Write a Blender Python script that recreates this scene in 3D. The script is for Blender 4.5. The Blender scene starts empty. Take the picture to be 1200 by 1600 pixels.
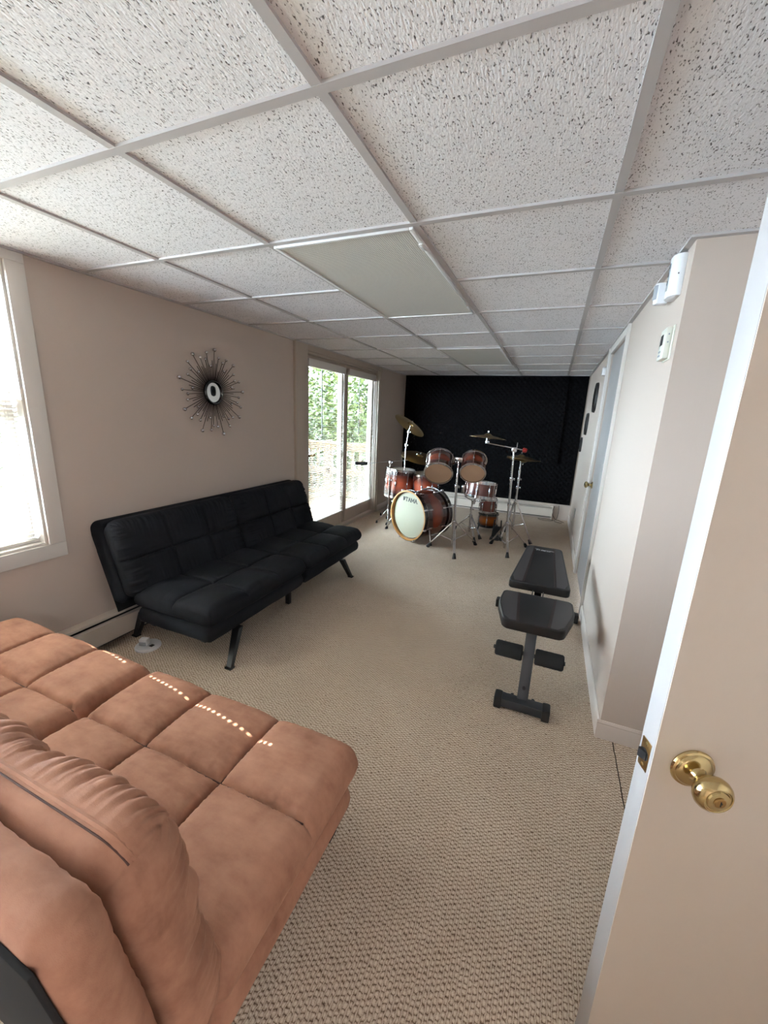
import bpy, bmesh, math, random
from mathutils import Vector, Matrix, Euler, noise
random.seed(7)
PI = math.pi
C = bpy.context.scene.collection
SC = bpy.context.scene

# ------------------------------------------------------------ camera
cam_d = bpy.data.cameras.new('camera'); cam = bpy.data.objects.new('camera', cam_d); C.objects.link(cam)
R_ = Vector((0.921, 0.387, 0.042)).normalized()
F_ = Vector((-0.367, 0.900, -0.236)).normalized()
U_ = R_.cross(F_).normalized(); R_ = F_.cross(U_).normalized()
m = Matrix((R_, U_, -F_)).transposed().to_4x4(); m.translation = Vector((0.528, -0.850, 1.406))
cam.matrix_world = m
cam_d.sensor_fit = 'AUTO'; cam_d.sensor_width = 36.0
cam_d.lens = 622.3 / 1600 * 36; cam_d.clip_start = 0.02; cam_d.clip_end = 200
SC.camera = cam

# ------------------------------------------------------------ world, sun, exposure
w = bpy.data.worlds.new('sky'); SC.world = w; w.use_nodes = True
nt = w.node_tree; bg = nt.nodes['Background']
bg.inputs['Color'].default_value = (0.70, 0.83, 1.0, 1); bg.inputs['Strength'].default_value = 105.0
sun_d = bpy.data.lights.new('sun', 'SUN'); sun = bpy.data.objects.new('sun', sun_d); C.objects.link(sun)
sun_d.energy = 42.0; sun_d.angle = math.radians(0.15); sun_d.color = (1.0, 0.93, 0.82)
sun_dir = Vector((1.28, -0.145, -1.07)).normalized()
sun.rotation_euler = sun_dir.to_track_quat('-Z', 'Y').to_euler()
def portal(name, loc, rot, sx, sy):
    d = bpy.data.lights.new(name, 'AREA'); d.shape = 'RECTANGLE'; d.size = sx; d.size_y = sy
    d.cycles.is_portal = True
    o = bpy.data.objects.new(name, d); o.location = loc; o.rotation_euler = rot; C.objects.link(o)
portal('daylight_portal', (-1.99, -0.63, 1.36), (0, -PI/2, 0), 1.4, 1.85)
portal('daylight_portal', (-1.99, 3.53, 1.05), (0, -PI/2, 0), 2.1, 1.8)
SC.view_settings.view_transform = 'Standard'; SC.view_settings.look = 'None'
SC.view_settings.exposure = 0.55; SC.view_settings.gamma = 1.0; SC.view_settings.use_curve_mapping = False
SC.cycles.max_bounces = 12; SC.cycles.diffuse_bounces = 7; SC.cycles.transparent_max_bounces = 16
SC.cycles.sample_clamp_indirect = 6.0

hl_d = bpy.data.lights.new('hall_fill_light', 'AREA'); hl_d.shape = 'DISK'; hl_d.size = .45; hl_d.energy = 50; hl_d.color = (.86, .93, 1.0)  # added fill light in the unseen hall, brightens the room through the doorway
hl = bpy.data.objects.new('hall_fill_light', hl_d); hl.location = (1.9, -2.5, 2.19); C.objects.link(hl)

# ------------------------------------------------------------ materials
def lin(c):
    return tuple(((x/255)/12.92 if x/255 <= .04045 else ((x/255+.055)/1.055)**2.4) for x in c) + (1,)
class NT:
    def __init__(s, name):
        s.m = bpy.data.materials.new(name); s.m.use_nodes = True
        s.t = s.m.node_tree; s.b = s.t.nodes['Principled BSDF']; s.L = s.t.links.new
    def n(s, typ, **kw):
        x = s.t.nodes.new(typ)
        for k, v in kw.items(): setattr(x, k, v)
        return x
    def math(s, op, a, b=None, c=None):
        x = s.n('ShaderNodeMath', operation=op)
        for i, v in enumerate((a, b, c)):
            if v is None: continue
            if isinstance(v, (int, float)): x.inputs[i].default_value = v
            else: s.L(v, x.inputs[i])
        return x.outputs[0]
    def coord(s, scale=(1, 1, 1), rot=(0, 0, 0)):
        tc = s.n('ShaderNodeTexCoord'); mp = s.n('ShaderNodeMapping')
        mp.inputs['Scale'].default_value = scale; mp.inputs['Rotation'].default_value = rot
        s.L(tc.outputs['Object'], mp.inputs[0]); return mp.outputs[0]
    def noise(s, vec, scale=5, detail=3, rough=.5):
        x = s.n('ShaderNodeTexNoise'); x.inputs['Scale'].default_value = scale
        x.inputs['Detail'].default_value = detail; x.inputs['Roughness'].default_value = rough
        s.L(vec, x.inputs['Vector']); return x.outputs['Fac']
    def ramp(s, fac, stops):
        x = s.n('ShaderNodeValToRGB'); cr = x.color_ramp
        while len(cr.elements) < len(stops): cr.elements.new(.5)
        for e, (p, c) in zip(cr.elements, stops):
            e.position = p; e.color = c
        s.L(fac, x.inputs[0]); return x.outputs[0]
    def bump(s, h, strength=.3, dist=.002):
        x = s.n('ShaderNodeBump'); x.inputs['Strength'].default_value = strength
        x.inputs['Distance'].default_value = dist; s.L(h, x.inputs['Height']); s.L(x.outputs[0], s.b.inputs['Normal'])
def simple(name, rgb, rough=.5, metal=0, bump=0, bscale=200, bdist=.0005, coat=0, var=0.0, spec=.5):
    k = NT(name); k.b.inputs['Roughness'].default_value = rough; k.b.inputs['Metallic'].default_value = metal
    k.b.inputs['Specular IOR Level'].default_value = spec
    c = lin(rgb); k.b.inputs['Base Color'].default_value = c
    if coat: k.b.inputs['Coat Weight'].default_value = coat; k.b.inputs['Coat Roughness'].default_value = .08
    v = k.coord()
    if var:
        n = k.noise(v, 6, 4); lo = tuple(x*(1-var) for x in c[:3])+(1,); hi = tuple(min(1, x*(1+var)) for x in c[:3])+(1,)
        k.L(k.ramp(n, [(.3, lo), (.7, hi)]), k.b.inputs['Base Color'])
    if bump: k.bump(k.noise(v, bscale, 3), bump, bdist)
    return k.m
M = {}
M['wall'] = simple('painted_wall', (186, 171, 160), .65, bump=.25, bscale=350, bdist=.0006)
M['trim'] = simple('white_trim_paint', (212, 206, 200), .35, bump=.05, bscale=40)
M['door_face'] = simple('beige_door_paint', (200, 190, 178), .38, bump=.12, bscale=60, bdist=.0006)
M['door_edge'] = simple('white_door_edge_paint', (158, 154, 153), .4, bump=.08, bscale=80)
M['white_plastic'] = simple('white_plastic', (228, 228, 232), .35)
M['ivory_plastic'] = simple('ivory_plastic', (214, 212, 200), .4)
M['grey_plastic'] = simple('grey_plastic', (150, 154, 160), .3)
M['dark_plastic'] = simple('dark_plastic', (24, 22, 24), .45)
M['rubber'] = simple('black_rubber', (16, 15, 15), .7)
M['black_metal'] = simple('black_powder_coated_metal', (22, 21, 22), .45, bump=.1, bscale=500)
M['grey_metal'] = simple('dark_grey_painted_steel', (44, 46, 50), .38, bump=.1, bscale=500)
M['chrome'] = simple('chrome', (205, 203, 205), .16, 1)
M['dull_chrome'] = simple('satin_chrome', (170, 168, 168), .3, 1)
M['brass'] = simple('polished_brass', (190, 170, 124), .16, 1)
M['old_brass'] = simple('worn_brass', (150, 118, 74), .35, 1, var=.25)
M['heater'] = simple('heater_enamel', (196, 184, 172), .4, bump=.04, bscale=60)
M['dark_slot'] = simple('dark_fin_slot', (14, 12, 12), .7)
M['grid'] = simple('ceiling_tee_paint', (178, 173, 173), .5)
M['mirror_glass'] = simple('mirror_glass', (225, 225, 225), .02, 1)
M['ray_metal'] = simple('bronze_ray_metal', (52, 38, 34), .4, .6)
M['drum_head'] = simple('coated_cream_drum_head', (150, 146, 125), .5, bump=.08, bscale=600)
M['clear_head'] = simple('tan_resonant_head', (168, 134, 108), .25, var=.05, coat=.4)
M['grey_head'] = simple('worn_grey_drum_head', (150, 140, 126), .5, var=.08)
M['black_hoop'] = simple('black_lacquer', (14, 10, 12), .2, coat=.5)
M['tan_hoop'] = simple('tan_wood_hoop', (176, 126, 70), .3, coat=.4, var=.15)
M['ink'] = simple('black_print', (12, 10, 10), .5)
M['white_print'] = simple('white_print', (225, 225, 225), .5)
M['red_plastic'] = simple('red_plastic', (150, 28, 18), .4)
M['red_thread'] = simple('rust_red_piping', (62, 28, 23), .6)
M['vinyl_black'] = simple('black_vinyl', (13, 10, 12), .46, bump=.15, bscale=900, bdist=.0004)
M['vinyl_grey'] = simple('grey_vinyl', (58, 55, 57), .42, bump=.15, bscale=900, bdist=.0004)
M['foam_roll'] = simple('black_foam', (14, 13, 14), .9, bump=.3, bscale=500)
M['plaque'] = simple('dark_wood_plaque', (26, 20, 18), .5, bump=.3, bscale=80)
M['wood_deck'] = simple('weathered_cedar', (112, 92, 70), .9, var=.15, bump=.3, bscale=60)
M['brick_grey'] = simple('grey_ground_soil', (44, 48, 32), .9, var=.2)
M['stitch'] = simple('dark_stitching', (70, 42, 34), .8)
M['stitch_black'] = simple('black_stitching', (14, 14, 16), .8)
M['black_cloth'] = simple('black_dust_cover', (9, 9, 10), .9)
M['cord'] = simple('pale_blind_cord', (200, 196, 190), .7)
M['wand'] = simple('clear_grey_wand', (92, 90, 88), .3)

def suede(name, rgb, dark, light, sheen):
    k = NT(name); v = k.coord(); n1 = k.noise(v, 5, 6, .62); n2 = k.noise(v, 900, 2)
    n3 = k.noise(k.coord((1, 2.2, 1.4)), 11, 5, .6)
    mx = k.math('ADD', k.math('MULTIPLY', n1, .6), k.math('MULTIPLY', n3, .4))
    k.L(k.ramp(mx, [(.33, lin(dark)), (.5, lin(rgb)), (.67, lin(light))]), k.b.inputs['Base Color'])
    k.b.inputs['Roughness'].default_value = .85; k.b.inputs['Specular IOR Level'].default_value = .15
    k.b.inputs['Sheen Weight'].default_value = sheen; k.b.inputs['Sheen Roughness'].default_value = .4
    k.b.inputs['Sheen Tint'].default_value = lin(light)
    h = k.math('ADD', k.math('MULTIPLY', n3, .6), k.math('MULTIPLY', n2, .08))
    k.bump(h, .35, .006)
    return k.m
M['brown_suede'] = suede('brown_microsuede', (151, 109, 89), (122, 84, 67), (170, 127, 105), .35)
M['black_suede'] = suede('black_microsuede', (25, 26, 30), (20, 21, 24), (32, 33, 38), .18)

def cymbal_mat():
    k = NT('bronze_cymbal'); v = k.coord(); sep = k.n('ShaderNodeSeparateXYZ'); k.L(v, sep.inputs[0])
    r = k.math('SQRT', k.math('ADD', k.math('MULTIPLY', sep.outputs[0], sep.outputs[0]), k.math('MULTIPLY', sep.outputs[1], sep.outputs[1])))
    s = k.math('SINE', k.math('MULTIPLY', r, 1600))
    k.b.inputs['Base Color'].default_value = lin((124, 102, 68)); k.b.inputs['Metallic'].default_value = 1
    k.b.inputs['Roughness'].default_value = .34; k.bump(s, .25, .0004); return k.m
M['cymbal'] = cymbal_mat()

def burst_mat(name, mid, edge, half):
    # sunburst lacquer: red-brown mid-shell fading to black at both rims (local Z is the drum's axis)
    k = NT(name); tc = k.coord(); sep = k.n('ShaderNodeSeparateXYZ'); k.L(tc, sep.inputs[0])
    a = k.math('DIVIDE', k.math('ABSOLUTE', sep.outputs[2]), half)
    g = k.noise(k.coord((3, 3, 60)), 3, 4)
    a2 = k.math('ADD', a, k.math('MULTIPLY', k.math('SUBTRACT', g, .5), .18))
    k.L(k.ramp(a2, [(.15, lin(mid)), (.52, lin(tuple((x+y)/2 for x, y in zip(mid, edge)))), (.86, lin(edge))]), k.b.inputs['Base Color'])
    k.b.inputs['Roughness'].default_value = .25; k.b.inputs['Coat Weight'].default_value = .8; k.b.inputs['Coat Roughness'].default_value = .06
    return k.m
M['burst_bass'] = burst_mat('mahogany_burst_bass', (112, 44, 26), (14, 6, 8), .21)
M['burst_tom'] = burst_mat('mahogany_burst_tom', (112, 54, 40), (40, 16, 16), .10)
M['burst_floor'] = burst_mat('mahogany_burst_floor', (150, 66, 42), (20, 8, 10), .18)
M['burst_snare'] = burst_mat('mahogany_snare', (88, 42, 34), (70, 32, 28), .3)
M['amber_shell'] = burst_mat('amber_lacquer', (140, 70, 16), (36, 16, 6), .11)

def carpet_mat():
    k = NT('berber_loop_carpet'); v = k.coord(); sep = k.n('ShaderNodeSeparateXYZ')
    wob = k.n('ShaderNodeTexNoise'); wob.inputs['Scale'].default_value = 70; wob.inputs['Detail'].default_value = 2
    k.L(v, wob.inputs['Vector'])
    vm = k.n('ShaderNodeVectorMath', operation='MULTIPLY_ADD'); k.L(wob.outputs['Color'], vm.inputs[0])
    vm.inputs[1].default_value = (.010, .016, 0); k.L(v, vm.inputs[2]); k.L(vm.outputs[0], sep.inputs[0])
    u = k.math('DIVIDE', sep.outputs[0], .0125); row = k.math('FLOOR', u)
    off = k.math('ADD', k.math('MULTIPLY', k.math('MODULO', k.math('ABSOLUTE', row), 2), .42), k.math('MULTIPLY', k.math('FRACT', k.math('MULTIPLY', k.math('SINE', k.math('MULTIPLY', row, 12.9898)), 43.7)), .3))
    t = k.math('ADD', k.math('DIVIDE', sep.outputs[1], .0135), off)
    fu = k.math('ABSOLUTE', k.math('SINE', k.math('MULTIPLY', u, PI)))
    ft = k.math('ABSOLUTE', k.math('SINE', k.math('MULTIPLY', t, PI)))
    # thin pale yarn line running along each row, plump loops between
    h = k.math('MULTIPLY', k.math('POWER', fu, .6), k.math('POWER', ft, .55))
    yarn = k.math('POWER', k.math('SUBTRACT', 1.0, fu), 1.8)
    h2 = k.math('MAXIMUM', h, k.math('MULTIPLY', yarn, 1.1))
    fine = k.noise(v, 420, 2, .6)
    h3 = k.math('ADD', h2, k.math('MULTIPLY', k.math('SUBTRACT', fine, .5), .8))
    col = k.ramp(h3, [(.15, lin((98, 77, 61))), (.42, lin((158, 137, 118))), (.72, lin((205, 186, 166))), (1.0, lin((228, 213, 196)))])
    big = k.noise(v, 2.2, 4, .6)
    mix = k.n('ShaderNodeMix', data_type='RGBA', blend_type='MULTIPLY'); mix.inputs[0].default_value = 1
    k.L(col, mix.inputs[6]); k.L(k.ramp(big, [(.3, (.86, .85, .84, 1)), (.7, (1, 1, 1, 1))]), mix.inputs[7])
    # carpet seam: a dark line with its own place on the floor
    s2 = k.n('ShaderNodeSeparateXYZ'); k.L(v, s2.inputs[0])
    dx = k.math('ABSOLUTE', k.math('SUBTRACT', s2.outputs[0], k.math('ADD', .958, k.math('MULTIPLY', k.math('SUBTRACT', k.noise(v, 30, 2), .5), .006))))
    seam = k.math('MULTIPLY', k.math('LESS_THAN', dx, .0022), k.math('LESS_THAN', s2.outputs[1], .99))
    mix2 = k.n('ShaderNodeMix', data_type='RGBA'); k.L(seam, mix2.inputs[0]); k.L(mix.outputs[2], mix2.inputs[6]); mix2.inputs[7].default_value = lin((60, 48, 42))
    k.L(mix2.outputs[2], k.b.inputs['Base Color']); k.b.inputs['Roughness'].default_value = .95; k.b.inputs['Specular IOR Level'].default_value = .1
    k.bump(h3, .55, .004); return k.m
M['carpet'] = carpet_mat()

def ceiling_mat():
    k = NT('fissured_acoustic_tile'); tc = k.n('ShaderNodeTexCoord'); v0 = tc.outputs['Object']
    # each tile gets its own shift of the pattern
    def warp(scale, rot=0):
        mp = k.n('ShaderNodeMapping'); mp.inputs['Scale'].default_value = scale; mp.inputs['Rotation'].default_value = (0, 0, rot); k.L(v0, mp.inputs[0]); return mp.outputs[0]
    a = k.noise(warp((1, .42, 1), .15), 300, 1, .5)
    b = k.noise(warp((1, .5, 1), -.35), 190, 2, .6)
    c = k.noise(v0, 30, 2)
    pit = k.math('ADD', k.math('MULTIPLY', a, .6), k.math('MULTIPLY', b, .4))
    pit = k.math('ADD', pit, k.math('MULTIPLY', k.math('SUBTRACT', c, .5), .10))
    soft = k.noise(warp((1, .35, 1)), 210, 2, .6)
    k.L(k.ramp(pit, [(.345, lin((100, 93, 93))), (.425, lin((232, 229, 232)))]), k.b.inputs['Base Color'])  # pit depth put into the colour: hollows painted as dark as their shade
    h = k.math('ADD', k.math('MULTIPLY', k.math('MINIMUM', pit, .42), 3.0), k.math('MULTIPLY', soft, .55))
    k.b.inputs['Roughness'].default_value = .9; k.b.inputs['Specular IOR Level'].default_value = .15
    k.bump(h, .9, .0035); return k.m
M['ceiling'] = ceiling_mat()

def diffuser_mat():
    k = NT('prismatic_diffuser'); v = k.coord((1, 1, 1), (0, 0, PI/4)); sep = k.n('ShaderNodeSeparateXYZ'); k.L(v, sep.inputs[0])
    sx = k.math('SINE', k.math('MULTIPLY', sep.outputs[0], 2*PI/.012)); sy = k.math('SINE', k.math('MULTIPLY', sep.outputs[1], 2*PI/.012))
    s = k.math('MULTIPLY', sx, sy)
    k.L(k.ramp(s, [(.0, lin((186, 182, 177))), (.55, lin((232, 228, 223)))]), k.b.inputs['Base Color'])
    k.b.inputs['Roughness'].default_value = .55; k.bump(s, .5, .0015); return k.m
M['diffuser'] = diffuser_mat()
M['foam_panel'] = simple('charcoal_acoustic_foam', (5, 4, 5), .95, bump=.2, bscale=300, spec=.12)

def slat_mat():
    m_ = bpy.data.materials.new('translucent_slat_vinyl'); m_.use_nodes = True; t = m_.node_tree; t.nodes.clear()
    o = t.nodes.new('ShaderNodeOutputMaterial'); a = t.nodes.new('ShaderNodeBsdfDiffuse'); b = t.nodes.new('ShaderNodeBsdfTranslucent'); x = t.nodes.new('ShaderNodeMixShader')
    a.inputs[0].default_value = lin((232, 228, 222)); b.inputs[0].default_value = lin((225, 222, 215)); x.inputs[0].default_value = .35
    t.links.new(a.outputs[0], x.inputs[1]); t.links.new(b.outputs[0], x.inputs[2]); t.links.new(x.outputs[0], o.inputs[0]); return m_
M['slat'] = slat_mat()
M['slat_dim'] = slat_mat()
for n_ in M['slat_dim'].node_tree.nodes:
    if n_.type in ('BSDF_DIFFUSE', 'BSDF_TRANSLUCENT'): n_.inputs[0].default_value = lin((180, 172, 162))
def glass_mat():
    m_ = bpy.data.materials.new('window_glass'); m_.use_nodes = True; t = m_.node_tree; t.nodes.clear()
    o = t.nodes.new('ShaderNodeOutputMaterial'); a = t.nodes.new('ShaderNodeBsdfTransparent'); b = t.nodes.new('ShaderNodeBsdfGlossy'); x = t.nodes.new('ShaderNodeMixShader')
    a.inputs[0].default_value = (.94, .97, .96, 1); b.inputs['Roughness'].default_value = .02; x.inputs[0].default_value = .06
    t.links.new(a.outputs[0], x.inputs[1]); t.links.new(b.outputs[0], x.inputs[2]); t.links.new(x.outputs[0], o.inputs[0]); return m_
M['glass'] = glass_mat()
M['dimming_glass'] = glass_mat()  # tint added to the patio panes to dim daylight and the view outside
for n_ in M['dimming_glass'].node_tree.nodes:
    if n_.type == 'BSDF_TRANSPARENT': n_.inputs[0].default_value = (.77, .80, .78, 1)
def leaf_mat(name, a, b):
    k = NT(name); oi = k.noise(k.coord(), 3, 5); k.L(k.ramp(oi, [(.35, lin(a)), (.65, lin(b))]), k.b.inputs['Base Color'])
    k.b.inputs['Roughness'].default_value = .5; return k.m
M['leaf'] = leaf_mat('tree_leaves', (34, 44, 14), (74, 84, 30))
M['leaf2'] = leaf_mat('shrub_leaves', (26, 36, 14), (58, 70, 26))
M['bark'] = simple('bark', (70, 56, 44), .9, bump=.6, bscale=30, bdist=.01)

# ------------------------------------------------------------ mesh helpers
def finish(bm, smooth_angle=28):
    bmesh.ops.recalc_face_normals(bm, faces=bm.faces)
    ca = math.radians(smooth_angle)
    for f in bm.faces: f.smooth = True
    for e in bm.edges:
        if len(e.link_faces) == 2:
            e.smooth = e.calc_face_angle(0) < ca
        else: e.smooth = False
def obj(name, bm, mat, parent=None, loc=None, rot=None, recalc=True):
    if recalc: finish(bm)
    else:
        for f in bm.faces: f.smooth = True
    me = bpy.data.meshes.new(name); bm.to_mesh(me); bm.free()
    me.materials.append(mat)
    o = bpy.data.objects.new(name, me); C.objects.link(o)
    if parent: o.parent = parent
    if loc is not None: o.location = loc
    if rot is not None: o.rotation_euler = rot
    return o
def tag(o, label, cat, group=None):
    o['label'] = label; o['category'] = cat
    if group: o['group'] = group
    return o
def thing(name, label, cat, loc=(0, 0, 0), rot=(0, 0, 0), group=None):
    o = bpy.data.objects.new(name, None); C.objects.link(o); o.empty_display_size = .05
    o.location = loc; o.rotation_euler = rot
    return tag(o, label, cat, group)
def struct(name, bm, mat):
    o = obj(name, bm, mat); o['kind'] = 'structure'; return o
def add(bm, other):
    me = bpy.data.meshes.new('tmp'); other.to_mesh(me); other.free(); bm.from_mesh(me); bpy.data.meshes.remove(me)
def box(bm, x0, x1, y0, y1, z0, z1, bev=0, seg=2, mat=None):
    b = bmesh.new(); bmesh.ops.create_cube(b, size=1)
    for v in b.verts:
        v.co = Vector((x0+(v.co.x+.5)*(x1-x0), y0+(v.co.y+.5)*(y1-y0), z0+(v.co.z+.5)*(z1-z0)))
    if bev: bmesh.ops.bevel(b, geom=b.edges[:], offset=bev, segments=seg, profile=.5, affect='EDGES')
    if mat is not None: bmesh.ops.transform(b, matrix=mat, verts=b.verts)
    add(bm, b); return bm
def BX(*a, **k): return box(bmesh.new(), *a, **k)
def tube(bm, p0, p1, r0, r1=None, seg=14, cap=True):
    p0 = Vector(p0); p1 = Vector(p1); r1 = r0 if r1 is None else r1; d = p1-p0
    b = bmesh.new(); bmesh.ops.create_cone(b, cap_ends=cap, segments=seg, radius1=r0, radius2=r1, depth=d.length)
    q = d.to_track_quat('Z', 'Y'); bmesh.ops.transform(b, matrix=Matrix.Translation((p0+p1)/2) @ q.to_matrix().to_4x4(), verts=b.verts)
    add(bm, b); return bm
def TB(*a, **k): return tube(bmesh.new(), *a, **k)
def path(bm, pts, r, seg=10, closed=False):
    pts = [Vector(p) for p in pts]; n = len(pts); rings = []
    up = Vector((0, 0, 1))
    for i, p in enumerate(pts):
        if closed: t = (pts[(i+1) % n]-pts[i-1])
        else: t = pts[min(i+1, n-1)]-pts[max(i-1, 0)]
        t.normalize()
        a = t.cross(up)
        if a.length < .05: a = t.cross(Vector((1, 0, 0)))
        a.normalize(); b_ = a.cross(t)
        rr = r[i] if isinstance(r, (list, tuple)) else r
        rings.append([bm.verts.new(p+a*math.cos(2*PI*k/seg)*rr+b_*math.sin(2*PI*k/seg)*rr) for k in range(seg)])
    for i in range(n if closed else n-1):
        A, B = rings[i], rings[(i+1) % n]
        for k in range(seg): bm.faces.new((A[k], A[(k+1) % seg], B[(k+1) % seg], B[k]))
    if not closed:
        bm.faces.new(rings[0]); bm.faces.new(rings[-1])
    return bm
def bez(pts, n=8):
    pts = [Vector(p) for p in pts]; out = []
    for i in range(len(pts)-1):
        p0 = pts[max(i-1, 0)]; p1 = pts[i]; p2 = pts[i+1]; p3 = pts[min(i+2, len(pts)-1)]
        for k in range(n):
            t = k/n; out.append(.5*((2*p1)+(p2-p0)*t+(2*p0-5*p1+4*p2-p3)*t*t+(3*p1-p0-3*p2+p3)*t**3))
    out.append(pts[-1]); return out
def lathe(bm, prof, seg=32, mat=None):
    b = bmesh.new(); rings = []
    for r, z in prof:
        if r < 1e-6: rings.append([b.verts.new((0, 0, z))])
        else: rings.append([b.verts.new((r*math.cos(2*PI*k/seg), r*math.sin(2*PI*k/seg), z)) for k in range(seg)])
    for A, B in zip(rings, rings[1:]):
        if len(A) == 1 and len(B) == 1: continue
        for k in range(seg):
            k2 = (k+1) % seg
            if len(A) == 1: b.faces.new((A[0], B[k2], B[k]))
            elif len(B) == 1: b.faces.new((A[k], A[k2], B[0]))
            else: b.faces.new((A[k], A[k2], B[k2], B[k]))
    if mat is not None: bmesh.ops.transform(b, matrix=mat, verts=b.verts)
    add(bm, b); return bm
def LT(*a, **k): return lathe(bmesh.new(), *a, **k)
def prism(bm, pts, d0, d1, axis='y', mat=None, bev=0):
    # pts: outline in the two other axes; extruded along axis
    b = bmesh.new()
    def P(a, c, d): return {'y': (a, d, c), 'x': (d, a, c), 'z': (a, c, d)}[axis]
    A = [b.verts.new(P(a, c, d0)) for a, c in pts]; B = [b.verts.new(P(a, c, d1)) for a, c in pts]
    b.faces.new(A); b.faces.new(B)
    for k in range(len(pts)): b.faces.new((A[k], A[(k+1) % len(pts)], B[(k+1) % len(pts)], B[k]))
    if bev: bmesh.ops.bevel(b, geom=b.edges[:], offset=bev, segments=2, profile=.5, affect='EDGES')
    if mat is not None: bmesh.ops.transform(b, matrix=mat, verts=b.verts)
    add(bm, b); return bm
def PR(*a, **k): return prism(bmesh.new(), *a, **k)
def orient(o, direction, up='Y'):
    o.rotation_mode = 'QUATERNION'; o.rotation_quaternion = Vector(direction).to_track_quat('Z', up); return o
def copy_tree(o, parent=None):
    c = o.copy(); C.objects.link(c)
    if parent: c.parent = parent
    for ch in list(o.children): copy_tree(ch, c)
    return c

# ------------------------------------------------------------ the room
H = 2.043; LX = -1.788; RX = 0.897; FY = 5.487; JY = 0.992; NX = 1.56; NY = -1.75
struct('floor', BX(LX-.14, NX+.1, NY-.1, FY+.1, -.06, 0), M['carpet'])
cb = bmesh.new(); box(cb, LX-.12, NX+.1, NY-.1, FY+.1, H+.006, H+.05)
struct('ceiling', cb, M['ceiling'])
g = bmesh.new(); tw = .012
k = -3
while k <= 2:
    x = k*.61; 
    if x > LX: box(g, x-tw, x+tw, NY, FY if x < RX else JY, H-.001, H+.006)
    k += 1
k = -2
while k <= 9:
    y = k*.61
    if NY < y < FY-.01: box(g, LX, NX if y < JY else RX, y-tw, y+tw, H-.0018, H+.006)
    k += 1
for (x0, x1, y0, y1) in ((LX, LX+.022, NY, FY), (RX-.022, RX, JY, FY), (LX, RX, FY-.022, FY), (RX-.022, NX, JY-.022, JY), (NX-.022, NX, NY, JY)):
    box(g, x0, x1, y0, y1, H-.0025, H+.006)
struct('trim_1', g, M['grid'])
# left wall with window and patio door openings
WY0, WY1, WZ0, WZ1 = -1.55, .29, .69, 2.0
DY0, DY1, DZ = 2.66, 4.40, 1.985
g = bmesh.new(); T = .14
box(g, LX-T, LX, NY-.1, WY0, 0, H+.04); box(g, LX-T, LX, WY0, WY1, 0, WZ0); box(g, LX-T, LX, WY0, WY1, WZ1, H+.04)
box(g, LX-T, LX, WY1, DY0, 0, H+.04); box(g, LX-T, LX, DY0, DY1, DZ, H+.04); box(g, LX-T, LX, DY1, FY+.1, 0, H+.04)
struct('wall_left', g, M['wall'])
struct('wall_far', BX(LX-T, NX, FY, FY+.1, 0, H+.04), M['wall'])
# right wall with the closet door opening
CY0, CY1, CZ = 2.33, 3.20, 1.985
g = bmesh.new()
box(g, RX, RX+.11, JY, CY0, 0, H+.04); box(g, RX, RX+.11, CY0, CY1, CZ, H+.04); box(g, RX, RX+.11, CY1, FY, 0, H+.04)
struct('wall_right', g, M['wall'])
struct('wall_jog', BX(RX+.1101, NX+.1, JY, JY+.11, 0, H+.04), M['wall'])
bpy.data.objects['wall_jog'].name = 'wall_right_return'
struct('wall_right_near', BX(NX, NX+.1, NY-.1, JY, 0, H+.04), M['wall'])
HX0, HX1, HY = -.9, 2.3, -3.7
g = bmesh.new(); box(g, LX-T, -.15, NY-.1, NY, 0, H+.04); box(g, 1.3, HX1, NY-.1, NY, 0, H+.04); box(g, -.15, 1.3, NY-.1, NY, 2.0, H+.04)
struct('wall_near', g, M['wall'])
# unseen hall behind the doorway, added with a fill lamp to light the room
g = bmesh.new(); box(g, HX0-.1, HX0, HY, NY-.1, 0, 2.3); box(g, HX1, HX1+.1, HY, NY-.1, 0, 2.3); box(g, HX0-.1, HX1+.1, HY-.1, HY, 0, 2.3)
struct('wall_hall', g, M['wall'])
struct('floor_hall', BX(HX0-.1, HX1+.1, HY-.1, NY-.1, -.06, 0), M['carpet'])
struct('ceiling_hall', BX(HX0-.1, HX1+.1, HY-.1, NY-.1001, 2.3, 2.4), M['trim'])
# face of the return, from the corner on: the return covers the corner block's near end
def base_profile(h=.088, t=.014): return [(0, 0), (t, 0), (t, h-.022), (t*.75, h-.014), (t*.8, h-.008), (t*.35, h), (0, h)]
def baseboard(name, x0, y0, x1, y1, nx, ny, mat='trim'):
    bm = bmesh.new(); P = base_profile(); A = []; B = []
    for a, z in P:
        A.append(bm.verts.new((x0+nx*a, y0+ny*a, z))); B.append(bm.verts.new((x1+nx*a, y1+ny*a, z)))
    bm.faces.new(A); bm.faces.new(B)
    for i in range(len(P)): bm.faces.new((A[i], A[(i+1) % len(P)], B[(i+1) % len(P)], B[i]))
    struct(name, bm, M[mat])
M['base'] = simple('baseboard_paint', (200, 188, 180), .4)
baseboard('baseboard_right', RX, JY+.0002, RX, CY0-.056, -1, 0, 'base')
baseboard('baseboard_right_far', RX, CY1+.06, RX, FY, -1, 0, 'base')
baseboard('baseboard_return', RX-.0139, JY, NX, JY, 0, -1, 'base')
baseboard('baseboard_left', LX, DY1+.08, LX, FY, 1, 0, 'base')
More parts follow.
